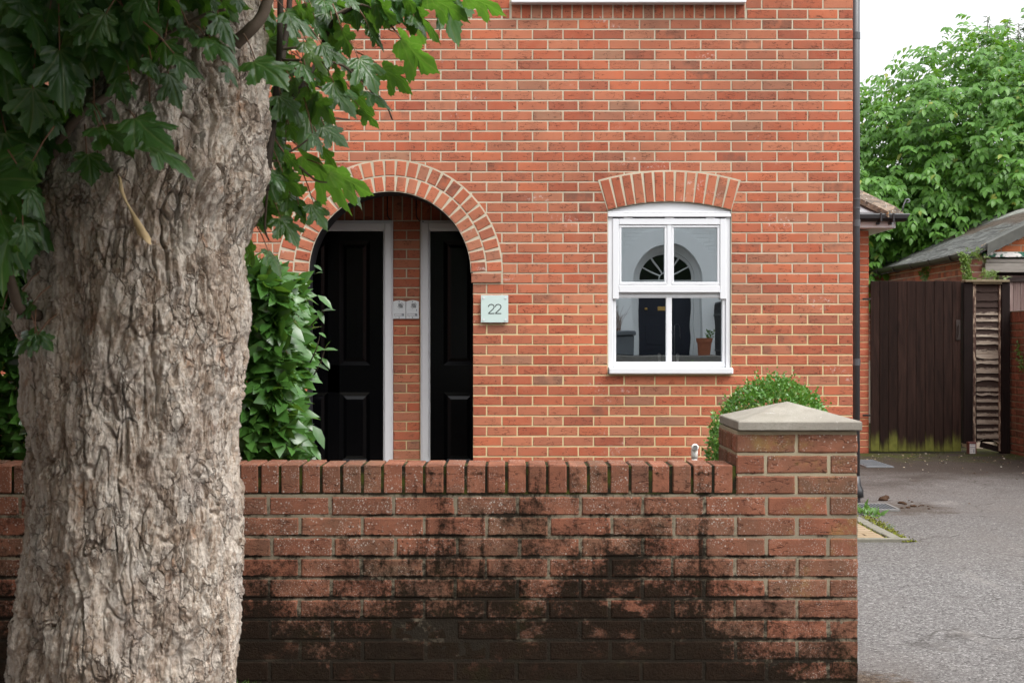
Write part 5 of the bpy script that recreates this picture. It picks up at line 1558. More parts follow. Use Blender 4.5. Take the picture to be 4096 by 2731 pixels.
def trunk():
    prof = [(3400, 20, 985), (2731, 58, 968), (2500, 74, 964), (2300, 92, 961), (2000, 114, 960), (1800, 118, 957), (1600, 122, 968), (1450, 128, 978), (1300, 140, 984), (1150, 146, 984), (1000, 140, 986), (900, 150, 1003), (850, 160, 1024), (780, 172, 1042), (700, 186, 1056), (500, 215, 1062), (350, 235, 1060), (200, 250, 1044), (60, 262, 1030), (-300, 300, 1020), (-900, 330, 1000), (-1600, 350, 960)]
    zs = np.array([EYE - (p[0] - CY) / STT for p in prof])
    lx = np.array([(p[1] - CX) / STT for p in prof]); rx = np.array([(p[2] - CX) / STT for p in prof])
    o = np.argsort(zs); zs, lx, rx = zs[o], lx[o], rx[o]
    z0, z1 = -.05, 3.2
    nzv = 980; nfr = 430; nbk = 40
    ang = np.concatenate([np.linspace(math.pi * .95, math.pi * 2.05, nfr, endpoint=False), np.linspace(math.pi * 2.05, math.pi * 2.95, nbk, endpoint=False)])
    # rows denser in view
    Z = np.concatenate([np.linspace(z0, .22, 30, endpoint=False), np.linspace(.22, 2.3, nzv, endpoint=False), np.linspace(2.3, z1, 40)])
    bumps = [(-1.06, .30, 0, 0, 0)]
    na = len(ang); nz = len(Z)
    V = np.zeros((nz, na, 3)); PL = np.full((nz, na), .5)
    ca, sa = np.cos(ang), np.sin(ang)
    gb = [(math.pi * 1.05, EYE - (1255 - CY) / STT, .060, .34, .075), (math.pi * 1.07, EYE - (1000 - CY) / STT, .022, .3, .06), (math.pi * 1.72, EYE - (700 - CY) / STT, .024, .20, .055), (math.pi * 1.93, EYE - (740 - CY) / STT, .034, .2, .08), (math.pi * 1.80, EYE - (890 - CY) / STT, -.010, .3, .06), (math.pi * 1.5, EYE - (620 - CY) / STT, .03, .5, .16),
          (math.pi * 1.25, EYE - (760 - CY) / STT, .045, .35, .14), (math.pi * 1.72, EYE - (2600 - CY) / STT, -.028, .25, .09), (math.pi * 1.45, EYE - (2560 - CY) / STT, .03, .35, .1), (math.pi * 1.55, EYE - (1320 - CY) / STT, .012, .3, .1)]
    vor = mn.voronoi
    for j, z in enumerate(Z):
        l = np.interp(z, zs, lx); r = np.interp(z, zs, rx)
        cx = (l + r) / 2; rad = (r - l) / 2 * .975
        fine = z > .2 and z < 2.31
        for i in range(na):
            a = ang[i]; c, s = ca[i], sa[i]
            h = 0.
            for (ba, bz, amp, wa, wz) in gb:
                da = a - ba; dz = z - bz
                if abs(da) < 3 * wa and abs(dz) < 3 * wz: h += amp * math.exp(-(da / wa) ** 2 - (dz / wz) ** 2)
            px, py = c * .30, s * .30
            h += .016 * mn.noise((px * 4, py * 4, z * 2.2)) 
            if s < .35:
                up = min(1., max(0., (z - 1.50) / .35))          # upper trunk: knobbly
                wx = .016 * mn.noise((px * 9 + 5, py * 9, z * 4)) + .008 * mn.noise((px * 28, py * 28, z * 15)) + up * .03 * mn.noise((px * 7, py * 7 + 3, z * 9))
                wz = .06 * mn.noise((px * 8, py * 8 + 9, z * 5)) + .020 * mn.noise((px * 30, py * 30 + 4, z * 24))
                X_, Y_, Z_ = px + wx, py + wx * .6, z + wz
                msk = min(1., max(.05, .50 + 1.3 * mn.noise((px * 4 + 2, py * 4, z * 2.2 + 8))))
                m2 = min(1., max(.0, .62 + 1.7 * mn.noise((px * 7 + 8, py * 7, z * 4 + 3))))
                brk = min(1., max(0., .55 + 2.2 * mn.noise((px * 12, py * 12 + 7, z * 9))))
                f1 = abs(mn.noise((X_ * 15, Y_ * 15, Z_ * 2.1)))
                h -= .024 * max(0., 1 - f1 / .048) * brk * (.3 + .7 * msk)
                f3 = abs(mn.noise((X_ * 24 + 3, Y_ * 24, Z_ * 4.5 + 2)))
                h -= .016 * max(0., 1 - f3 / .06) * min(1., max(0., .3 + 2.4 * mn.noise((px * 10 + 6, py * 10, z * 7))))
                # flaking layers: stepped terraces of two sizes, plus a few plate cracks
                n1 = mn.fractal((X_ * 9.5, Y_ * 9.5, Z_ * 3.6), .85, 2.1, 6); n2 = mn.fractal((X_ * 25 + 7, Y_ * 25, Z_ * 11), .85, 2.1, 4)
                l1, t1 = terr(n1, 7.5); l2, t2 = terr(n2, 4.5)
                h += .020 * (t1 - .02) + .012 * t2
                ds, ps = vor((X_ * 19, Y_ * 19, Z_ * 7.0)); e = ds[1] - ds[0]
                h -= m2 * .018 * max(0., 1 - e / .075) * brk
                PL[j, i] = .5 + .30 * math.sin(l1 * 2.4 + 1) + .2 * math.sin(l2 * 3.7)
                h += (.004 + .010 * up) * mn.fractal((px * 15, py * 15, z * 9), 1., 2.1, 5)
                h += .0026 * mn.noise((px * 90, py * 90, z * 55))
            rr = rad + h
            V[j, i] = (cx + rr * c, YT + rr * s * .97, z)
    V = V.reshape(-1, 3)
    idx = np.arange(nz * na).reshape(nz, na)
    a = idx[:-1]; b = idx[1:]
    q = np.stack([a, np.roll(a, -1, 1), np.roll(b, -1, 1), b], -1).reshape(-1, 4)
    np_mesh('trunk', V, [(4, q)], M['bark'], tree, smooth=True, attrs={'plate': PL.ravel()})
trunk()

# sycamore leaf outline (right half), unit length
HALF = [(.0, .0), (.06, -.035), (.20, -.085), (.30, -.06), (.36, -.075), (.40, .00), (.47, .03), (.42, .10), (.43, .16), (.36, .19), (.335, .225), (.43, .27), (.52, .30), (.53, .37), (.62, .42), (.655, .54), (.57, .535), (.535, .60), (.46, .565), (.40, .585), (.33, .53), (.25, .505), (.255, .60), (.315, .68), (.25, .715), (.235, .80), (.16, .83), (.12, .92), (.06, .95), (.0, 1.06)]
OUT = HALF + [(-x, y) for x, y in HALF[-2:0:-1]]
HUB = (0., .26)
LEAF2D = np.array([HUB] + [(HUB[0] + .5 * (x - HUB[0]), HUB[1] + .5 * (y - HUB[1])) for x, y in OUT] + OUT)
NO = len(OUT)
LT = np.array([[0, 1 + i, 1 + (i + 1) % NO] for i in range(NO)])
LQ = np.array([[1 + i, 1 + NO + i, 1 + NO + (i + 1) % NO, 1 + (i + 1) % NO] for i in range(NO)])
class LeafSet:
    def __init__(s): s.V = []; s.n = 0; s.p = []
    def add(s, base, tip, nrm, wf=1., droop=.22, fold=.18):
        b = np.array(base); d = np.array(tip) - b; L = np.linalg.norm(d); d = d / L
        n = np.array(nrm, float); n -= d * n.dot(d); n /= np.linalg.norm(n) + 1e-9
        sd_ = np.cross(d, n); L /= 1.03
        x, y = LEAF2D[:, 0] * wf, LEAF2D[:, 1]
        ph = random.uniform(0, 6.3)
        asym = random.uniform(-.06, .06)
        x = x * (1 + asym * np.sign(x)) + .05 * np.sin(y * 3 + ph)
        zz = -droop * (y - .3) ** 2 * .9 - fold * np.abs(x) * .9 - .16 * x * x + .035 * np.sin(x * 9 + ph) * np.cos(y * 8 + ph) + .02 * np.sin(y * 17 + ph * 2)
        s.V.append(b + L * (x[:, None] * sd_ + y[:, None] * d + zz[:, None] * n)); s.n += 1
    def build(s, name, mat, parent):
        V = np.concatenate(s.V); k = len(LEAF2D)
        o = (np.arange(s.n) * k)
        T_ = (o[:, None, None] + LT[None]).reshape(-1, 3); Q = (o[:, None, None] + LQ[None]).reshape(-1, 4)
        uv = np.tile(LEAF2D, (s.n, 1))
        return np_mesh(name, V, [(3, T_), (4, Q)], mat, parent, smooth=True, uv=uv)

def foliage():
    LS = LeafSet(); pet = MB()
    vdir = lambda p: (Vector((0, 0, EYE)) - Vector(p)).normalized()
    def leaf(bx, by, tx, ty, Y, dy=None, wv=1., under=None, wf=.92, petl=None):
        if dy is None: dy = random.uniform(-.05, .03)
        b = P(bx, by, Y); t = P(tx, ty, Y + dy)
        d = (t - b).normalized(); v = vdir(b); v = (v - d * v.dot(d)).normalized(); o = d.cross(v)
        roll = math.acos(max(.05, min(1., wv)))
        n1 = v * math.cos(roll) + o * math.sin(roll); n2 = v * math.cos(roll) - o * math.sin(roll)
        if under is None: under = False
        n = n1 if (n1.z > n2.z) != under else n2
        if n.z < 0: n = -n
        L = (t - b).length
        w_ = wf * (1.0 if L > .09 else 1.0)
        LS.add(b, t, n, w_, random.uniform(.1, .4), random.uniform(.05, .3))
        if petl is not None:
            e = P(petl[0], petl[1], Y + random.uniform(-.02, .08))
            m = (b + e) / 2 + Vector((0, 0, -.008)); pet.tube([e, m, b], [.0024, .002, .0016], 5)
        else:
            e = b - d * random.uniform(.04, .10) + Vector((0, random.uniform(0, .06), random.uniform(-.0, .05)))
            m = (b + e) / 2 + Vector((0, 0, .006)); pet.tube([e, m, b], [.0022, .0018, .0015], 5)
    z1 = lambda l: [(v / 1.6507) for v in l]
    # leaves before the trunk, left half (zoom units of the upper-left crop)
    Lf = [(700, 90, 560, 290, .95), (960, -20, 900, 178, .95), (600, 320, 815, 495, .9), (770, 505, 855, 682, .95), (655, 832, 882, 1022, .72), (890, 778, 1160, 985, .75), (572, 1015, 622, 1215, .95), (958, 935, 1312, 1155, .35), (1112, 488, 1222, 728, .75), (1150, 355, 1368, 508, .55), (1685, 392, 1893, 575, .8), (1352, 240, 1600, 425, .5), (1090, 265, 1080, 440, .8), (1000, 395, 1062, 548, .5), (1442, 95, 1578, 338, .5), (1478, 430, 1602, 575, .35), (330, 60, 308, 352, 1.), (215, 590, 190, 905, 1.), (40, 880, 220, 1150, .95), (40, 1235, 150, 1445, .9), (190, 1238, 335, 1452, .6), (215, 1065, 150, 1215, .8), (150, 1490, 190, 1700, .9), (100, -60, 150, 150, .9), (622, 690, 640, 835, .8), (990, 680, 1000, 792, .5), (560, 180, 700, 290, .7), (870, 560, 905, 660, .4), (1250, 180, 1330, 320, .5), (1180, 60, 1220, 240, .45), (480, 640, 545, 720, .6), (760, 700, 770, 790, .4), (440, 520, 560, 640, .8), (350, 740, 360, 900, .8), (60, 700, -30, 900, .9), (20, 420, 40, 700, .9), (180, 360, 60, 560, .9), (400, 300, 360, 470, .8), (930, 390, 900, 470, .6), (1400, 0, 1420, 100, .6), (830, 60, 1050, 175, .8), (-40, 1100, 60, 1330, .9), (10, 1420, 100, 1600, .85), (480, 0, 470, 160, .9), (1040, 120, 1060, 260, .8), (1560, -40, 1600, 90, .6), (700, 860, 760, 940, .35), (60, 180, -20, 420, 1.)]
    for bx, by, tx, ty, wv in Lf:
        dark = bx < 420
        leaf(*z1((bx, by, tx, ty)), 3.5 + random.uniform(-.06, .06), None, wv)
    for bx, by, tx, ty, wv in ((150, 1338, 40, 1410, .7), (150, 1330, 215, 1402, .9), (140, 1345, 150, 1412, .8), (60, 900, 160, 1015, .9), (90, 1165, 60, 1215, .8), (75, 1180, 110, 1215, .9), (20, 1080, 95, 1170, .35), (10, 1240, -10, 1330, .8), (130, 1215, 60, 1275, .6)):
        leaf(bx, by, tx, ty, 3.72, .0, wv)
    # right-hand spray
    q = lambda l: (l[0] / 1.96 + 900, l[1] / 1.96, l[2] / 1.96 + 900, l[3] / 1.96)
    Rt = [(485, 90, 745, 312, .55, 0), (640, 328, 815, 592, .6, 0), (440, 742, 605, 978, .8, 0), (1385, 305, 1705, 560, .62, 1), (1240, 540, 1497, 705, .7, 1), (915, 240, 1005, 455, .8, 1), (1045, 462, 1232, 718, .75, 0), (1130, 230, 1265, 400, .45, 0), (1035, 60, 1060, 250, .8, 1), (1195, 28, 1372, 185, .8, 1), (1440, 65, 1730, 325, .42, 1), (1600, -25, 1935, 152, .6, 1), (1890, -30, 2222, 95, .5, 1), (800, 105, 890, 282, .7, 0), (705, 150, 835, 335, .5, 0), (855, 655, 1035, 925, .7, 0), (985, 700, 1192, 885, .6, 1), (1110, 705, 1330, 852, .35, 0), (695, 765, 890, 975, .75, 1), (540, 490, 600, 640, .8, 0), (650, 690, 720, 960, .6, 1), (500, 205, 600, 400, .7, 0), (930, 480, 1025, 640, .4, 0), (330, 310, 420, 455, 1., 0), (760, 345, 1010, 485, .5, 0), (770, 0, 935, 132, .5, 0), (1060, 850, 1228, 985, .45, 1), (960, -20, 1060, 90, .6, 0), (1330, -30, 1420, 60, .6, 0), (1420, -20, 1530, 90, .7, 1), (1240, -40, 1390, 40, .6, 1), (570, 40, 660, 150, .6, 1), (640, 60, 700, 200, .7, 1), (820, 420, 900, 540, .7, 1), (1000, 560, 1110, 740, .6, 1), (600, 500, 700, 700, .6, 0), (870, 560, 980, 720, .5, 1), (520, 640, 600, 760, .7, 1), (1100, 150, 1200, 250, .5, 0), (340, 20, 400, 170, .5, 1), (420, 480, 520, 600, .7, 1), (730, 560, 800, 700, .6, 1), (1480, 130, 1590, 280, .35, 0)]
    for a, b, c, d, wv, un in Rt:
        leaf(*q((a, b, c, d)), 4.1 + random.uniform(-.15, .25), None, wv, bool(un))
    r = lambda l: (l[0] / 1.6507 + 900, l[1] / 1.6507 + 500, l[2] / 1.6507 + 900, l[3] / 1.6507 + 500)
    Sr = [(525, 208, 900, 520, .4, 1), (700, 310, 1005, 420, .5, 1), (838, 440, 912, 560, .4, 0), (655, 5, 822, 150, .7, 0), (300, 80, 385, 240, .8, 0), (400, 195, 512, 290, .6, 1), (305, 300, 395, 425, .7, 0), (385, 320, 520, 480, .7, 1), (430, 455, 535, 600, .7, 0), (490, 540, 550, 655, .6, 1), (585, 522, 685, 695, .75, 0), (368, 612, 485, 808, .8, 0), (250, 520, 320, 690, .8, 1), (160, 790, 215, 945, .5, 1), (285, 830, 390, 1010, .4, 0), (420, 0, 480, 105, .8, 1), (580, 55, 660, 205, .5, 0), (650, 175, 760, 290, .6, 1), (200, 600, 250, 700, .6, 0), (350, 250, 380, 350, .5, 1)]
    for a, b, c, d, wv, un in Sr:
        leaf(*r((a, b, c, d)), 4.1 + random.uniform(-.1, .15), None, wv, bool(un))
    # filler leaves deeper inside the sprays
    def fill(n, poly, Y0, Y1, lmin=.10, lmax=.17, down=(.35, 1.)):
        k = 0
        xs = [p[0] for p in poly]; ys = [p[1] for p in poly]
        while k < n:
            x, y = random.uniform(min(xs), max(xs)), random.uniform(min(ys), max(ys))
            ins = False; j = len(poly) - 1
            for i in range(len(poly)):
                if (poly[i][1] > y) != (poly[j][1] > y) and x < (poly[j][0] - poly[i][0]) * (y - poly[i][1]) / (poly[j][1] - poly[i][1]) + poly[i][0]: ins = not ins
                j = i
            if not ins: continue
            k += 1; Y = random.uniform(Y0, Y1); L = random.uniform(lmin, lmax) * F / Y
            a = random.gauss(R(58), R(28)) if x > 700 else random.gauss(R(80), R(35))
            leaf(x, y, x + L * math.cos(a), y + L * math.sin(a), Y, random.uniform(-.08, .08), random.uniform(.35, .95), random.random() < .45)
    fill(14, [(1020, -40), (1550, -60), (1450, 120), (1300, 330), (1220, 460), (1090, 420), (1040, 200)], 4.25, 4.7)
    fill(18, [(1030, 330), (1120, 330), (1150, 760), (1070, 800), (1030, 700)], 4.2, 4.45, .07, .12)
    fill(8, [(1350, -80), (1900, -110), (1800, -20), (1450, 60)], 4.0, 4.5)
    fill(125, [(-200, -150), (520, -150), (370, 100), (270, 300), (190, 480), (95, 800), (40, 980), (-200, 1080)], 3.45, 4.2, .11, .19)
    fill(26, [(250, -150), (620, -150), (600, 60), (520, 160), (380, 260)], 3.5, 3.75, .10, .17)
    fill(9, [(620, -150), (900, -150), (880, 0), (640, 30)], 3.55, 3.8, .09, .14)
    # crown above the frame (casts the shade on the upper trunk)
    made = 0
    while made < 3700:
        a = random.uniform(0, 2 * math.pi); rr = 2.6 * math.sqrt(random.random())
        x, y = -1.75 + rr * math.cos(a), 3.1 + rr * math.sin(a) * .9
        if x > (-.45 if y > 3.4 else -.15): continue
        ztop = EYE + CY * max(y, .2) / F
        z = max(2.05, ztop + .2) + 2.4 * random.random() ** 1.5
        b = Vector((x, y, z)); d = Vector((math.cos(a) + random.gauss(0, .4), math.sin(a) + random.gauss(0, .4), -random.uniform(.2, 1.0))).normalized()
        L = random.uniform(.13, .2); e_ = b + d * L
        if b.y > .2 and CY - (e_.z - .06 - EYE) * F / max(e_.y, .2) > -20: continue
        made += 1
        LS.add(b, b + d * L, Vector((random.gauss(0, .4), random.gauss(0, .4), 1)), 1.05, .25, .15)
    LS.build('crown', M['maple'], tree)
    pet.build('leaf_stalk', M['petiole'], tree, smooth=True)['kind'] = 'stuff'
    # limbs and shoots
    def br(pts, r0, r1, name='limb', mat='twig'):
        V = [P(x, y, Y) for x, y, Y in pts]
        # resample smoothly
        out = []
        for i in range(len(V) - 1):
            p0, p1, p2, p3 = V[max(0, i - 1)], V[i], V[i + 1], V[min(len(V) - 1, i + 2)]
            for k in range(5):
                t = k / 5; out.append(.5 * ((2 * p1) + (-p0 + p2) * t + (2 * p0 - 5 * p1 + 4 * p2 - p3) * t * t + (-p0 + 3 * p1 - 3 * p2 + p3) * t ** 3))
        out.append(V[-1]); n = len(out)
        mb = MB(); mb.tube(out, [(r0 + (r1 - r0) * i / (n - 1)) * (1 + .12 * mn.noise((i * .7, r0 * 90, 0))) for i in range(n)], 10); mb.build(name, M[mat], tree, smooth=True)
    br([(1058, 760, 4.02), (1072, 640, 4.03), (1088, 520, 4.05), (1106, 363, 4.08), (1118, 181, 4.1), (1122, -60, 4.15)], .0135, .008, mat='twigdark')
    br([(1108, 350, 4.12), (1138, 180, 4.2), (1155, 60, 4.25), (1160, -80, 4.3)], .011, .008, mat='twigdark')
    br([(1100, 470, 4.06), (1240, 300, 4.2), (1330, 90, 4.25), (1410, 30, 4.25), (1470, -60, 4.25)], .008, .005, mat='twigdark')
    br([(940, 175, 3.75), (1000, 120, 3.74), (1050, 60, 3.76), (1090, -60, 3.8)], .019, .014)
    br([(425, 390, 3.74), (470, 300, 3.68), (530, 220, 3.64), (600, 140, 3.6), (660, 45, 3.58), (720, -60, 3.58)], .014, .012)
    br([(165, 680, 3.76), (215, 610, 3.72), (270, 520, 3.68), (330, 450, 3.66), (440, 380, 3.7)], .016, .011)
    br([(150, 1262, 3.80), (100, 1250, 3.74), (70, 1215, 3.72), (45, 1130, 3.7), (20, 1030, 3.7), (5, 950, 3.7), (-20, 800, 3.7)], .016, .010)
    br([(560, 200, 3.7), (640, 150, 3.66), (820, 60, 3.62), (900, 40, 3.6)], .006, .004)
    br([(840, 160, 3.78), (850, 90, 3.74), (870, 0, 3.72), (880, -80, 3.72)], .015, .012)
    for pts in ([(1108, 330), (1180, 300), (1280, 350), (1360, 320)], [(1100, 440), (1210, 440), (1330, 470), (1400, 480)], [(1085, 645), (1170, 650), (1260, 720), (1310, 730)], [(1095, 540), (1145, 610), (1230, 560)], [(1110, 200), (1250, 190), (1360, 230), (1480, 360), (1530, 430)], [(1340, 60), (1450, 20), (1560, 100), (1650, 220)], [(1120, 240), (1330, 250), (1420, 300), (1530, 400), (1570, 480)], [(1080, 680), (1000, 820), (1010, 890)], [(1075, 700), (1060, 900), (1075, 960)], [(1460, -20), (1560, -60), (1720, -10), (1850, -30)]):
        br([(x, y, 4.1 + .03 * i) for i, (x, y) in enumerate(pts)], .0042, .0022, 'twig')
    # dry dead leaf caught on the bark
    mb = MB(); pts = [(475, 700), (482, 760), (500, 800), (520, 835), (548, 890), (572, 940), (590, 970)]
    wds = [6, 12, 8, 10, 20, 27, 12]
    prev = None
    for i, ((x, y), wd) in enumerate(zip(pts, wds)):
        c = P(x, y, 3.655 - .004 * i); wv = wd / (F / 3.65)
        a, b, d = mb.vert(c + Vector((-wv, .012, .003))), mb.vert(c + Vector((0, -.012, 0))), mb.vert(c + Vector((wv, .008, -.006)))
        if prev: mb.face((prev[0], prev[1], b, a)); mb.face((prev[1], prev[2], d, b))
        prev = (a, b, d)
    mb.build('dead_leaf', M['deadleaf'], tree, smooth=True)
    # heavy limbs above the picture
    mb = MB()
    for a, l in ((.4, 1.6), (2.2, 1.7), (3.9, 1.5), (5.2, 1.6)):
        b = Vector((-1.0 + .12 * math.cos(a), YT + .12 * math.sin(a), 3.0))
        mb.tube([b, b + Vector((math.cos(a) * .5, math.sin(a) * .5, .7)), b + Vector((math.cos(a) * l, math.sin(a) * l, 2.0))], [.16, .11, .05], 12)
    mb.build('limb', M['bark'], tree, smooth=True)
foliage()

# ------------------------------------------------------------------ hedge, box ball, far trees
def hedge():
    x0, x1, y0, y1, z0, z1 = -2.65, -.885, 5.47, 6.1, .35, 1.545
    t = thing('hedge', 'clipped glossy laurel hedge behind the garden wall and the big tree', 'hedge', (-2., 5.8, 0))
    n = 15000
    B = np.zeros((n, 3)); D = np.zeros((n, 3))
    for i in range(n):
        u = random.random()
        if u < .40: p = (random.uniform(x0, x1), y0 + abs(random.gauss(0, .07)), random.uniform(z0, z1)); o = (0, -1, .1)
        elif u < .62: p = (x1 - abs(random.gauss(0, .06)), random.uniform(y0, y1), random.uniform(z0, z1)); o = (1, -.2, .1)
        elif u < .80: p = (random.uniform(x0, x1), random.uniform(y0, y1), z1 - abs(random.gauss(0, .05))); o = (0, -.2, 1)
        else: p = (random.uniform(x0, x1), random.uniform(y0 + .1, y1), random.uniform(z0, z1)); o = (0, -.4, .3)
        if -1.72 < p[0] < -1.38 and random.random() < .6: p = (random.choice((random.uniform(-1.35, x1 - .02), random.uniform(-1.35, x1 - .02), random.uniform(-2.2, -1.75))), p[1], p[2])
        bul = .035 * mn.noise((p[0] * 5, p[1] * 5, p[2] * 4))
        # rounded shoulder
        e = max(0, (p[2] - (z1 - .16)) / .16) * max(0, (p[0] - (x1 - .16)) / .16)
        B[i] = (p[0] + bul + o[0] * bul * .5 - e * .06, p[1] + bul, p[2] + bul * .6 - e * .07)
        dz = random.gauss(-.12, .6)
        D[i] = (o[0] * .45 + random.gauss(.2, .7), o[1] * .45 + random.gauss(-.1, .55), o[2] * .5 + dz)
    keep = ~((B[:, 1] < YG + .235) & (B[:, 2] < .83)); B, D = B[keep], D[keep]; n = len(B)
    # tips that hang over the coping stay above it
    D = unit(D); L = rng.uniform(.058, .110, n)
    low = (B[:, 2] + D[:, 2] * L < .83) & (B[:, 1] + D[:, 1] * L < YG + .24)
    D[low, 2] = np.abs(D[low, 2]) * .3; D[low, 1] = np.abs(D[low, 1]); D = unit(D)
    Nn = rng.normal(0, .6, (n, 3)); Nn[:, 2] += .75; Nn[:, 1] -= .55; Nn[:, 0] += .15
    L *= rng.choice([.7, .85, 1., 1.1], n); V, fc = leaflets(B, D, Nn, L, L * rng.uniform(.44, .60, n), .10, .30)
    mb = MB()
    for i in range(34):
        x, y = random.uniform(x0 + .2, x1 - .25), random.uniform(y0 + .12, y1 - .15)
        if i < 9: x = random.uniform(-1.25, x1 - .20)
        p = [Vector((x, y, 0.04))]
        for k in range(6): p.append(p[-1] + Vector((random.gauss(0, .035), random.gauss(0, .03), (z1 - .1) / 6)))
        mb.tube(p, [.011, .010, .009, .007, .005, .004, .003], 6)
    # new shoots poking from the side
    for (px, py, qx, qy) in ((1255, 1500, 1300, 1395), (1245, 1300, 1290, 1240), (1240, 1450, 1280, 1340)):
        mb.tube([P(px, py, 5.7), P((px + qx) / 2 + 6, (py + qy) / 2, 5.68), P(qx, qy, 5.66)], [.003, .0025, .0015], 5)
    mb.build('stem', M['twig'], t, smooth=True)
    b = []; d = []; l = []
    for (x, y, tx, ty) in ((1290, 1400, 1350, 1392), (1300, 1395, 1318, 1360), (1288, 1430, 1322, 1470), (1270, 1460, 1315, 1475), (1285, 1245, 1340, 1232), (1260, 1095, 1290, 1085), (1275, 1330, 1305, 1345), (1255, 1060, 1290, 1078), (1270, 1180, 1335, 1230), (1270, 1240, 1300, 1290), (1250, 1700, 1305, 1790), (1240, 1780, 1290, 1840)):
        a = P(x, y, 5.66); e = P(tx, ty, 5.64); b.append(a); d.append(e - a); l.append((e - a).length)
    B = np.array(b); D = np.array(d); L = np.array(l); Nn = np.tile(np.array([[.1, -.5, 1.]]), (len(B), 1))
    V2, fc2 = leaflets(B, D, Nn, L, L * .42, .12, .15)
    np_mesh('foliage', np.concatenate([V, V2]), [(k, np.concatenate([f, f2 + len(V)])) for (k, f), (_, f2) in zip(fc, fc2)], M['laurel'], t, smooth=True)
hedge()

def box_ball():
    cx, cy, cz, rx, rz = (3095 - CX) * 8.8 / F, 8.8, .445, .41, .58
    t = thing('box_bush', 'rounded green box bush behind the stone capped pier', 'bush', (cx, cy, 0))
    n = 13000
    v = unit(rng.normal(0, 1, (n, 3)))
    rad = 1 - np.abs(rng.normal(0, .09, n)); rad *= 1 + .06 * np.array([mn.noise(Vector(a) * 3.2) for a in v])
    B = v * rad[:, None] * np.array([[rx, rx, rz]]) + np.array([[cx, cy, cz]])
    D = unit(v * .8 + rng.normal(0, .7, (n, 3)) + np.array([[0, 0, .35]])); L = rng.uniform(.020, .031, n)
    Nn = rng.normal(0, .6, (n, 3)); Nn[:, 2] += .6; Nn[:, 1] -= .3
    # little shoots
    m = 260; sv = unit(rng.normal(0, 1, (m, 3)) + np.array([[0, -.2, .5]]))
    for k in range(6):
        Bs = sv * np.array([[rx, rx, rz]]) * 1.0 + np.array([[cx, cy, cz]]) + (sv * .5 + np.array([[0, 0, .5]])) * (.014 * k) * rng.uniform(.3, 1.2, (m, 1))
        B = np.concatenate([B, Bs]); D = np.concatenate([D, unit(rng.normal(0, .8, (m, 3)) + np.array([[0, 0, .6]]))]); L = np.concatenate([L, rng.uniform(.014, .022, m)]); Nn = np.concatenate([Nn, rng.normal(0, .5, (m, 3)) + np.array([[0, -.2, .7]])])
    # a straggly side shoot low on the left
    m = 240; u = rng.uniform(0, 1, m); a = P(2866, 1800, 8.6); b = P(2862, 1660, 8.6)
    Bs = np.array(a)[None] * (1 - u[:, None]) + np.array(b)[None] * u[:, None] + rng.normal(0, .022, (m, 3))
    B = np.concatenate([B, Bs]); D = np.concatenate([D, unit(rng.normal(0, .8, (m, 3)) + np.array([[-.4, 0, .4]]))]); L = np.concatenate([L, rng.uniform(.017, .026, m)]); Nn = np.concatenate([Nn, rng.normal(0, .5, (m, 3)) + np.array([[0, -.3, .7]])])
    V, fc = leaflets(B, D, Nn, L, L * .62, .1, .15)
    np_mesh('foliage', V, fc, M['boxleaf'], t)
    mb = MB()
    for i in range(14):
        a = random.uniform(0, 6.3); p = Vector((cx, cy, .04)); q_ = Vector((cx + rx * .7 * math.cos(a), cy + rx * .7 * math.sin(a), cz + random.uniform(-.1, .3)))
        mb.tube([p, (p + q_) / 2 + Vector((0, 0, .05)), q_], [.012, .008, .003], 6)
    mb.build('stem', M['twig'], t)
box_ball()

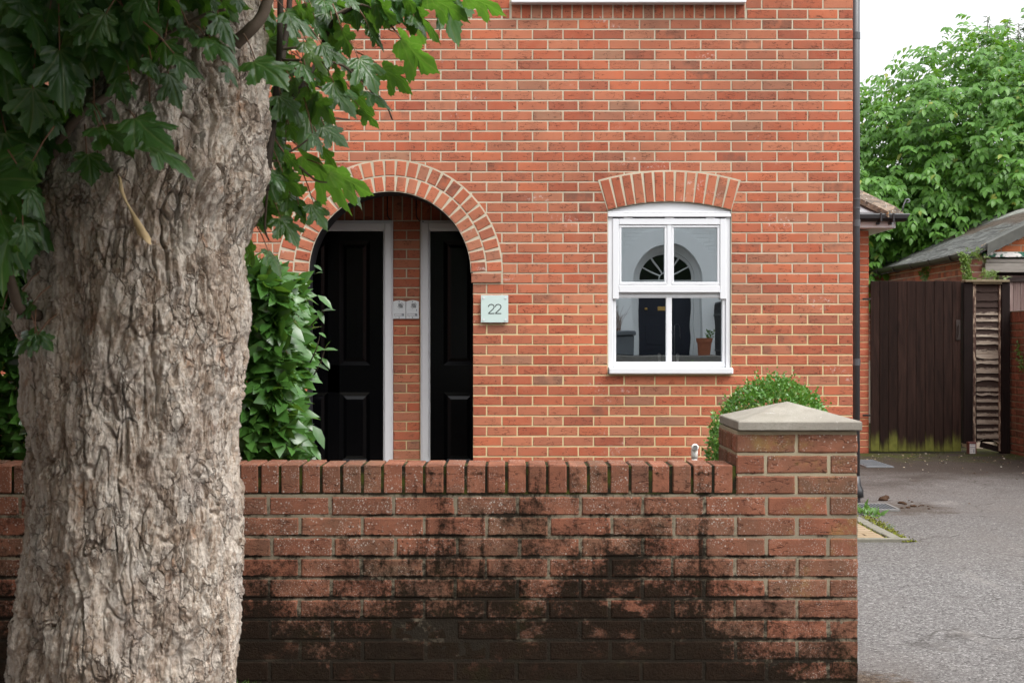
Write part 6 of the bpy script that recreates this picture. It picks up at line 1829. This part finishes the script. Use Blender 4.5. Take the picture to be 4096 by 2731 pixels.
def walnut():
    cx, cy, cz = 7.75, 22.0, 3.3
    t = thing('walnut_tree', 'broad leafy walnut tree behind the garage and gate', 'tree', (cx, cy, 0))
    mb = MB(); mb.tube([(cx, cy, 0), (cx - .05, cy, 1.2), (cx + .05, cy, 2.2)], [.26, .2, .17], 14)
    mb.build('trunk', M['bark'], t, smooth=True)
    mb = MB(); tips = []
    for i in range(26):
        a = random.uniform(0, 2 * math.pi); el = random.uniform(-.1, 1.25); l = random.uniform(1.5, 2.5)
        b = Vector((cx, cy, random.uniform(1.5, 2.3))); d = Vector((math.cos(a) * math.cos(el), math.sin(a) * math.cos(el), math.sin(el)))
        m = b + d * l * .5 + Vector((0, 0, .15)); e = b + d * l
        mb.tube([b, m, e], [.07, .04, .012], 7); tips.append((b, m, e))
    mb.build('limb', M['twigdark'], t, smooth=True)
    # clumps of sprays over a lumpy crown
    clumps = []
    for i in range(3000):
        v = Vector((random.gauss(0, 1), random.gauss(0, 1), random.gauss(0, 1))).normalized()
        if v.z < -.55: continue
        k = 1.0 + .17 * mn.noise(v * 2.1 + Vector((3, 1, 0))) + .12 * mn.noise(v * 5)
        r = (random.random() ** .30) * k
        clumps.append((Vector((cx + v.x * 3.1 * r, cy + v.y * 2.9 * r, cz + v.z * 2.75 * r)), v))
    # extra lower-left skirt seen above the gate and beside the pipe
    for i in range(260):
        a = random.uniform(0, 1); p = Vector((random.uniform(4.75, 7.8), cy - 1.6 + random.uniform(-.6, 1.0), random.uniform(1.7, 3.6))); clumps.append((p, Vector((-.5, -1, .1)).normalized()))
    Bs, Ds, Ns, Ls = [], [], [], []
    for p, v in clumps:
        for sidx in range(4):
            out = Vector((v.x + random.gauss(0, .5), v.y + random.gauss(0, .5), v.z * .4 + random.gauss(.1, .4))).normalized()
            base = p + Vector((random.gauss(0, .12), random.gauss(0, .12), random.gauss(0, .1)))
            L = random.uniform(.20, .34); side = out.cross(Vector((0, 0, 1)))
            if side.length < .05: side = Vector((1, 0, 0))
            side.normalize(); nl = 7
            for k in range(nl):
                f = (k // 2 + 1) / 3.6 if k < 6 else 1.
                pos = base + out * L * f - Vector((0, 0, .30 * L * f * f))
                sg = (1 if k % 2 else -1) if k < 6 else 0
                d = out * .55 + side * sg * .85 + Vector((0, 0, -.55))
                Bs.append(pos); Ds.append(d); Ns.append(Vector((random.gauss(0, .35), random.gauss(-.25, .35), 1)) + out * .25); Ls.append(random.uniform(.09, .14))
    B = np.array(Bs); L = np.array(Ls)
    V, fc = leaflets(B, np.array(Ds), np.array(Ns), L, L * .50, .1, .3)
    np_mesh('crown', V, fc, M['walnut'], t, smooth=True)
    # feathery tree tips behind
    t2 = thing('feathery_tree', 'thin feathery tree tips showing above the walnut tree', 'tree', (9.9, 26.5, 0))
    mb = MB(); Bs, Ds, Ls = [], [], []
    for px, top in ((3950, 68), (3925, 150), (4030, 78), (4075, 92), (4110, 40), (3990, 140)):
        a = P(px + random.uniform(-8, 8), 420, 26.5); b = P(px, top, 26.5)
        pts = [Vector((9.9, 26.5, 1.5)).lerp(a, .0), a, b]
        mb.tube(pts, [.05, .02, .005], 6)
        for i in range(90):
            f = random.random() ** .7; p = a.lerp(b, f); ln = .25 * (1 - f) + .06
            an = random.uniform(0, 6.3); d = Vector((math.cos(an), math.sin(an) * .8, random.uniform(-.5, .5)))
            for k in range(4): Bs.append(p + d * ln * (k / 4)); Ds.append(d + Vector((random.gauss(0, .5), random.gauss(0, .5), random.gauss(-.2, .4)))); Ls.append(random.uniform(.05, .10))
    mb.tube([(9.9, 26.5, 0), (9.9, 26.5, 1.6)], [.12, .09], 10)
    mb.build('trunk', M['twig'], t2, smooth=True)
    B = np.array(Bs); L = np.array(Ls); Nn = rng.normal(0, .5, (len(B), 3)); Nn[:, 2] += .8
    V, fc = leaflets(B, np.array(Ds), Nn, L, L * .22, .1, .3); np_mesh('crown', V, fc, M['feather'], t2)
walnut()

# ------------------------------------------------------------------ small plants
def small_plants():
    def tuft(px, Y, h, n, label, name='weed', spread=.03, broad=False, cat='weed', group='weeds along the foot of the garden wall', z=None, mat='weed'):
        x = (px - CX) * Y / F; b0 = Vector((x, Y, gz(Y) if z is None else z))
        B = np.array(b0)[None] + rng.normal(0, spread, (n, 3)) * np.array([[1, .6, 0]])
        D = rng.normal(0, .5, (n, 3)); D[:, 2] = np.abs(D[:, 2]) * .5 + 1.; D = unit(D); L = rng.uniform(.45, 1., n) * h
        if broad:
            Nn = rng.normal(0, .4, (n, 3)); Nn[:, 1] -= .5; Nn[:, 2] += .8
            D[:, 2] *= .55; D = unit(D)
            V, fc = leaflets(B, D, Nn, L, L * .36, .1, .5)
            o = np_mesh(name, V, fc, M[mat], loc=b0, smooth=True)
        else: o = blades(name, B, D, L, .10, M[mat], loc=b0, bend=.12)
        tag(o, label, cat, group)
    tuft(985, 5.12, .085, 46, 'feathery green grass tuft at the wall foot against the tree trunk', 'grass_tuft', .022, cat='grass tuft')
    tuft(1080, 5.15, .022, 10, 'tiny grass sprig at the wall foot just right of the tuft by the trunk', 'grass_tuft', .010, cat='grass tuft')
    tuft(2590, 5.14, .042, 16, 'small leafy seedling at the wall foot, rightmost of the weeds there', 'weed', .012, True)
    tuft(2385, 5.15, .016, 9, 'tiny green sprig at the wall foot beside the leafy seedling', 'weed', .008, True)
    g = 'weeds on the drive beside the block paving'
    tuft(3446, 10.0, .10, 20, 'taller light green weed behind the brick pier below the drain grate', 'weed', .05, True, group=g)
    tuft(3474, 9.85, .075, 24, 'bushy light green weed at the back edge of the block paving', 'weed', .045, True, group=g)
    tuft(3500, 9.72, .04, 16, 'low moss green weed at the back corner of the block paving', 'weed', .035, True, group=g)
    tuft(3560, 9.2, .045, 18, 'small upright grass sprig beside the concrete edging', 'grass_tuft', .012, cat='grass tuft', group=g)
    # ferns on the garage corner
    def fern(px, py, Y, n, L, label, spread, mat='fern'):
        c = P(px, py, Y); Bs, Ds, Ls = [], [], []
        for i in range(n):
            b = c + Vector((random.gauss(0, spread), random.gauss(0, .02), random.gauss(0, spread * .8)))
            d = Vector((random.gauss(0, .8), -random.uniform(.1, .7), random.uniform(-.1, .9))).normalized()
            l = L * random.uniform(.5, 1.1); sd_ = d.cross(Vector((0, 1, .2))).normalized()
            for k in range(1, 9):
                f = k / 8; p = b + d * l * f - Vector((0, 0, l * .45 * f * f))
                for sg in (-1, 1): Bs.append(p); Ds.append(sd_ * sg + d * .35); Ls.append(l * .22 * (1.15 - f))
        B = np.array(Bs); L_ = np.array(Ls); Nn = rng.normal(0, .3, (len(B), 3)); Nn[:, 1] -= .7; Nn[:, 2] += .6
        V, fc = leaflets(B, np.array(Ds), Nn, L_, L_ * .45, .1, .1)
        o = np_mesh('fern', V, fc, M[mat], loc=c); tag(o, label, 'fern', 'ferns growing on the garage corner')
    fern(3895, 1022, 15.84, 20, .13, 'fern sprouting just below the garage gutter end', .045)
    fern(3955, 1104, 15.45, 20, .17, 'fern sprouting on top of the louvred panel', .05)
    c = P(3858, 1060, 15.9); B = []; 
    n = 650
    for i in range(n):
        f = random.random(); px = 3850 + 26 * f + random.gauss(0, 8); py = 1015 + 105 * f + random.gauss(0, 5); B.append(P(px, py, 15.86 + random.uniform(-.05, .05)))
    B = np.array(B); D = unit(rng.normal(0, .7, (n, 3)) + np.array([[0, -.5, -.2]])); L = rng.uniform(.018, .045, n); Nn = rng.normal(0, .4, (n, 3)) + np.array([[0, -.6, .6]])
    V, fc = leaflets(B, D, Nn, L, L * .5, .1, .2); o = np_mesh('creeper', V, fc, M['fern'], loc=c); tag(o, 'leafy creeper hanging down the garage corner left of the ferns', 'creeper', 'creepers on the garage')
    n = 120; B = np.array([P(3700 + random.gauss(0, 9), random.uniform(1052, 1122), 18.2 - .002 * i) for i in range(n)])
    # this strand clings to the side wall of the garage
    B[:, 0] = 5.27 - rng.uniform(.012, .05, n); yy = B[:, 0] * F / (np.array([3700 + random.gauss(0, 9) for _ in range(n)]) - CX); zz = EYE - (np.array([random.uniform(1052, 1122) for _ in range(n)]) - CY) * yy / F
    B[:, 1] = yy; B[:, 2] = zz
    D = unit(rng.normal(0, .7, (n, 3)) + np.array([[-.6, -.2, -.1]])); L = rng.uniform(.03, .055, n); Nn = rng.normal(0, .4, (n, 3)) + np.array([[-.6, -.6, .5]])
    V, fc = leaflets(B, D, Nn, L, L * .6, .1, .2); o = np_mesh('creeper', V, fc, M['weed'], loc=tuple(B.mean(0))); tag(o, 'thin pale green creeper strand on the garage brick above the gate', 'creeper', 'creepers on the garage')
    n = 60; B = np.array([(5.352 - random.uniform(.0, .02), 15.05 - .1 * random.random() - (.12 if i % 2 else 0), 1.02 + random.gauss(0, .05) + (.13 if i % 2 == 0 else 0)) for i in range(n)])
    D = unit(rng.normal(0, .7, (n, 3)) + np.array([[-.6, -.2, 0]])); L = rng.uniform(.02, .04, n); Nn = rng.normal(0, .4, (n, 3)) + np.array([[-.6, -.6, .5]])
    V, fc = leaflets(B, D, Nn, L, L * .6, .1, .2); o = np_mesh('weed', V, fc, M['weed'], loc=tuple(B.mean(0))); tag(o, 'small weed rooted in the joints of the dark boundary wall', 'weed')
small_plants()

# ------------------------------------------------------------------ across the street (white house mirrored in the window, terraces beside it unseen)
def opposite():
    YO = -7.4
    cx, cz = 3.11, 2.63
    T = lambda u, v, wv: (u, YO + wv, v)       # faces +Y
    t = thing('opposite_house', 'white painted house with an arched dark door, mirrored in the window panes', 'house', (cx, YO, 0))
    mb = MB()
    r = .69; zb = .95; x0, x1, zt = -3.2, 10., 6.2
    pts = [(cx - r * math.cos(math.pi * i / 24), cz + r * math.sin(math.pi * i / 24)) for i in range(25)]
    for i in range(24):
        a, b = pts[i], pts[i + 1]; mb.poly([T(a[0], a[1], 0), T(b[0], b[1], 0), T(b[0], zt, 0), T(a[0], zt, 0)])
    mb.poly([T(x0, 0, 0), T(cx - r, 0, 0), T(cx - r, zt, 0), T(x0, zt, 0)]); mb.poly([T(cx + r, 0, 0), T(x1, 0, 0), T(x1, zt, 0), T(cx + r, zt, 0)])
    mb.poly([T(cx - r, 0, 0), T(cx + r, 0, 0), T(cx + r, zb, 0), T(cx - r, zb, 0)])
    mb.box(x0, x1, YO - 6, YO - 5.9, 0, zt); mb.box(x0, x0 + .1, YO - 5.9, YO - .01, 0, zt); mb.box(x1 - .1, x1, YO - 5.9, YO - .01, 0, zt)
    mb.build('wall', M['whitewall'], t)
    mb = MB()
    mb.poly([(x0 - .2, YO + .3, zt), (x1 + .2, YO + .3, zt), (x1 + .2, YO - 3, zt + 2), (x0 - .2, YO - 3, zt + 2)]); mb.poly([(x0 - .2, YO - 6.3, zt), (x1 + .2, YO - 6.3, zt), (x1 + .2, YO - 3, zt + 2), (x0 - .2, YO - 3, zt + 2)])
    mb.build('roof', M['slate'], t)
    # smooth surround and reveal
    mb = MB()
    def arc(ro, ri, w0, w1, feet):
        n = 32; po = [(cx - ro * math.cos(math.pi * i / n), cz + ro * math.sin(math.pi * i / n)) for i in range(n + 1)]; pi_ = [(cx - ri * math.cos(math.pi * i / n), cz + ri * math.sin(math.pi * i / n)) for i in range(n + 1)]
        po = [(po[0][0], feet)] + po + [(po[-1][0], feet)]; pi_ = [(pi_[0][0], feet)] + pi_ + [(pi_[-1][0], feet)]
        for i in range(len(po) - 1):
            mb.poly([T(*po[i], w1), T(*pi_[i], w1), T(*pi_[i + 1], w1), T(*po[i + 1], w1)])
            mb.poly([T(*pi_[i], w1), T(*pi_[i], w0), T(*pi_[i + 1], w0), T(*pi_[i + 1], w1)])
            mb.poly([T(*po[i], w1), T(*po[i + 1], w1), T(*po[i + 1], 0 if w1 > 0 else w0), T(*po[i], 0 if w1 > 0 else w0)])
    arc(.99, .69, -.34, .05, zb); arc(.69, .58, -.52, -.34, zb); arc(.58, .525, -.52, -.44, zb)
    mb.box(cx - .54, cx + .54, YO - .50, YO - .43, 2.50, 2.615, .006)
    mb.build('door_surround', M['whiteplain'], t)
    mb = MB(); mb.prism([(cx - .525, 2.615), (cx + .525, 2.615)] + [(cx + .53 * math.cos(math.pi * i / 20), cz + .53 * math.sin(math.pi * i / 20)) for i in range(21)], T, -.515, -.50)
    fl = mb.build('fanlight', M['darkglass'], t)
    mb = MB()
    for a in (30, 60, 90, 120, 150):
        c, s_ = math.cos(R(a)), math.sin(R(a)); q_ = lambda rr, of: (cx + c * rr - s_ * of, cz + s_ * rr + c * of)
        mb.prism([q_(.13, -.014), q_(.53, -.016), q_(.53, .016), q_(.13, .014)], T, -.50, -.47)
    for i in range(12):
        a, b = math.pi * i / 12, math.pi * (i + 1) / 12; mb.prism([(cx + .12 * math.cos(a), cz + .12 * math.sin(a)), (cx + .14 * math.cos(a), cz + .14 * math.sin(a)), (cx + .14 * math.cos(b), cz + .14 * math.sin(b)), (cx + .12 * math.cos(b), cz + .12 * math.sin(b))], T, -.50, -.468)
    mb.build('glazing_bar', M['whiteplain'], fl)
    mb = MB(); mb.box(cx - .54, cx + .54, YO - .53, YO - .48, zb, 2.50)
    for a, b in ((-.38, -.05), (.05, .38)):
        for c, d in ((1.15, 1.55), (1.75, 2.38)): mb.box(cx + a, cx + b, YO - .48, YO - .472, c, d, .004)
    d = mb.build('door', M['navy'], t)
    mb = MB(); mb.box(cx - .13, cx + .13, YO - .479, YO - .462, 1.86, 1.95, .003); mb.build('letter_plate', M['brass'], d)
    mb = MB(); mb.lathe([(.0, 0), (.03, .01), (.035, .03), (.02, .05)], (cx - .38, YO - .455, 1.86), 10); mb.build('door_knob', M['brass'], d)
    for xa, xb, lab in ((-24., x0 - .02, 'left unseen brick terrace added beside the white house to block low sky light'), (x1 + .02, 28., 'right unseen brick terrace added beside the white house to block low sky light')):  # unseen terraces added to block low sky light reaching the porch
        nb_ = thing('added_terrace', lab, 'house', ((xa + xb) / 2, YO, 0), 'added unseen terraces across the street')
        mb2 = MB(); mb2.box(xa, xb, YO - 6, YO + .004, 0, 6.4); mb2.build('wall', M['sidewall'], nb_)
        mb2 = MB(); mb2.poly([(xa, YO + .25, 6.4), (xb, YO + .25, 6.4), (xb, YO - 3, 8.8), (xa, YO - 3, 8.8)]); mb2.poly([(xa, YO - 6.2, 6.4), (xb, YO - 6.2, 6.4), (xb, YO - 3, 8.8), (xa, YO - 3, 8.8)]); mb2.build('roof', M['slate'], nb_)
    # raised landing
    mb = MB(); mb.box(cx - 1.4, cx + 1.5, YO + .006, YO + 1.2, 0, zb, .01); mb.box(cx - .6, cx + .6, YO + 1.2, YO + 1.5, 0, .62, .01); mb.box(cx - .6, cx + .6, YO + 1.5, YO + 1.8, 0, .31, .01)
    mb.build('landing', M['landing'], t)
    # pot, planter, railing
    px = cx + .66
    mb = MB(); mb.lathe([(.10, 0), (.14, .24), (.155, .24), (.165, .33), (.145, .33), (.14, .28)], (px, YO + .55, zb), 22); o = mb.build('flower_pot', M['pot'], loc=(px, YO + .55, zb), smooth=False)
    tag(o, 'terracotta flower pot on the steps opposite, mirrored in the lower right pane', 'flower pot')
    n = 60; B = np.array([(px + .1 + random.gauss(0, .05), YO + .55 + random.gauss(0, .04), zb + .34 + random.uniform(-.03, .15)) for _ in range(n)]); D = rng.normal(0, .6, (n, 3)) + np.array([[0, .3, .2]]); L = rng.uniform(.04, .08, n); Nn = rng.normal(0, .4, (n, 3)) + np.array([[0, .5, .8]])
    V, fc = leaflets(B, D, Nn, L, L * .5); o = np_mesh('pot_plant', V, fc, M['weed'], loc=(px, YO + .55, zb + .3)); tag(o, 'green plant growing in the terracotta pot opposite', 'plant')
    t2 = thing('iron_railing', 'black spiked iron railing on the steps opposite, mirrored in the right pane', 'railing', (cx + .95, YO + .6, zb))
    mb = MB()
    for k in range(9):
        y = YO + .1 + k * .12; mb.tube([(cx + .95, y, zb), (cx + .95, y, zb + .92)], .010, 6); mb.tube([(cx + .95, y, zb + .92), (cx + .95, y, zb + .98), (cx + .95, y, zb + 1.04)], [.010, .018, .001], 6)
    mb.build('spikes', M['iron'], t2)
    mb = MB(); mb.box(cx + .935, cx + .965, YO + .05, YO + 1.15, zb + .78, zb + .80); mb.box(cx + .935, cx + .965, YO + .05, YO + 1.15, zb + .08, zb + .10); mb.build('rail', M['iron'], t2)
    qx = cx - .95
    t3 = thing('planter_box', 'dark lead coloured planter on the landing opposite, mirrored in the left pane', 'planter', (qx, YO + .5, zb))
    mb = MB(); mb.box(qx - .4, qx + .22, YO + .25, YO + .75, zb, zb + .36, .02); mb.build('trough', M['lead'], t3)
    mb = MB(); mb.box(qx - .44, qx + .26, YO + .21, YO + .79, zb + .36, zb + .46, .02); mb.build('rim', M['lead'], t3)
    mb = MB(); 
    for k in range(34):
        a = Vector((qx - .1 + random.gauss(0, .05), YO + .5 + random.gauss(0, .05), zb + .44)); mb.tube([a, a + Vector((random.gauss(0, .05), random.gauss(0, .04), .25)), a + Vector((random.gauss(0, .12), random.gauss(0, .08), random.uniform(.35, .55)))], [.004, .003, .002], 4)
    o = mb.build('dry_shrub', M['petiole'], loc=(qx - .1, YO + .5, zb + .44)); tag(o, 'twiggy dry shrub growing in the planter opposite', 'shrub')
opposite()
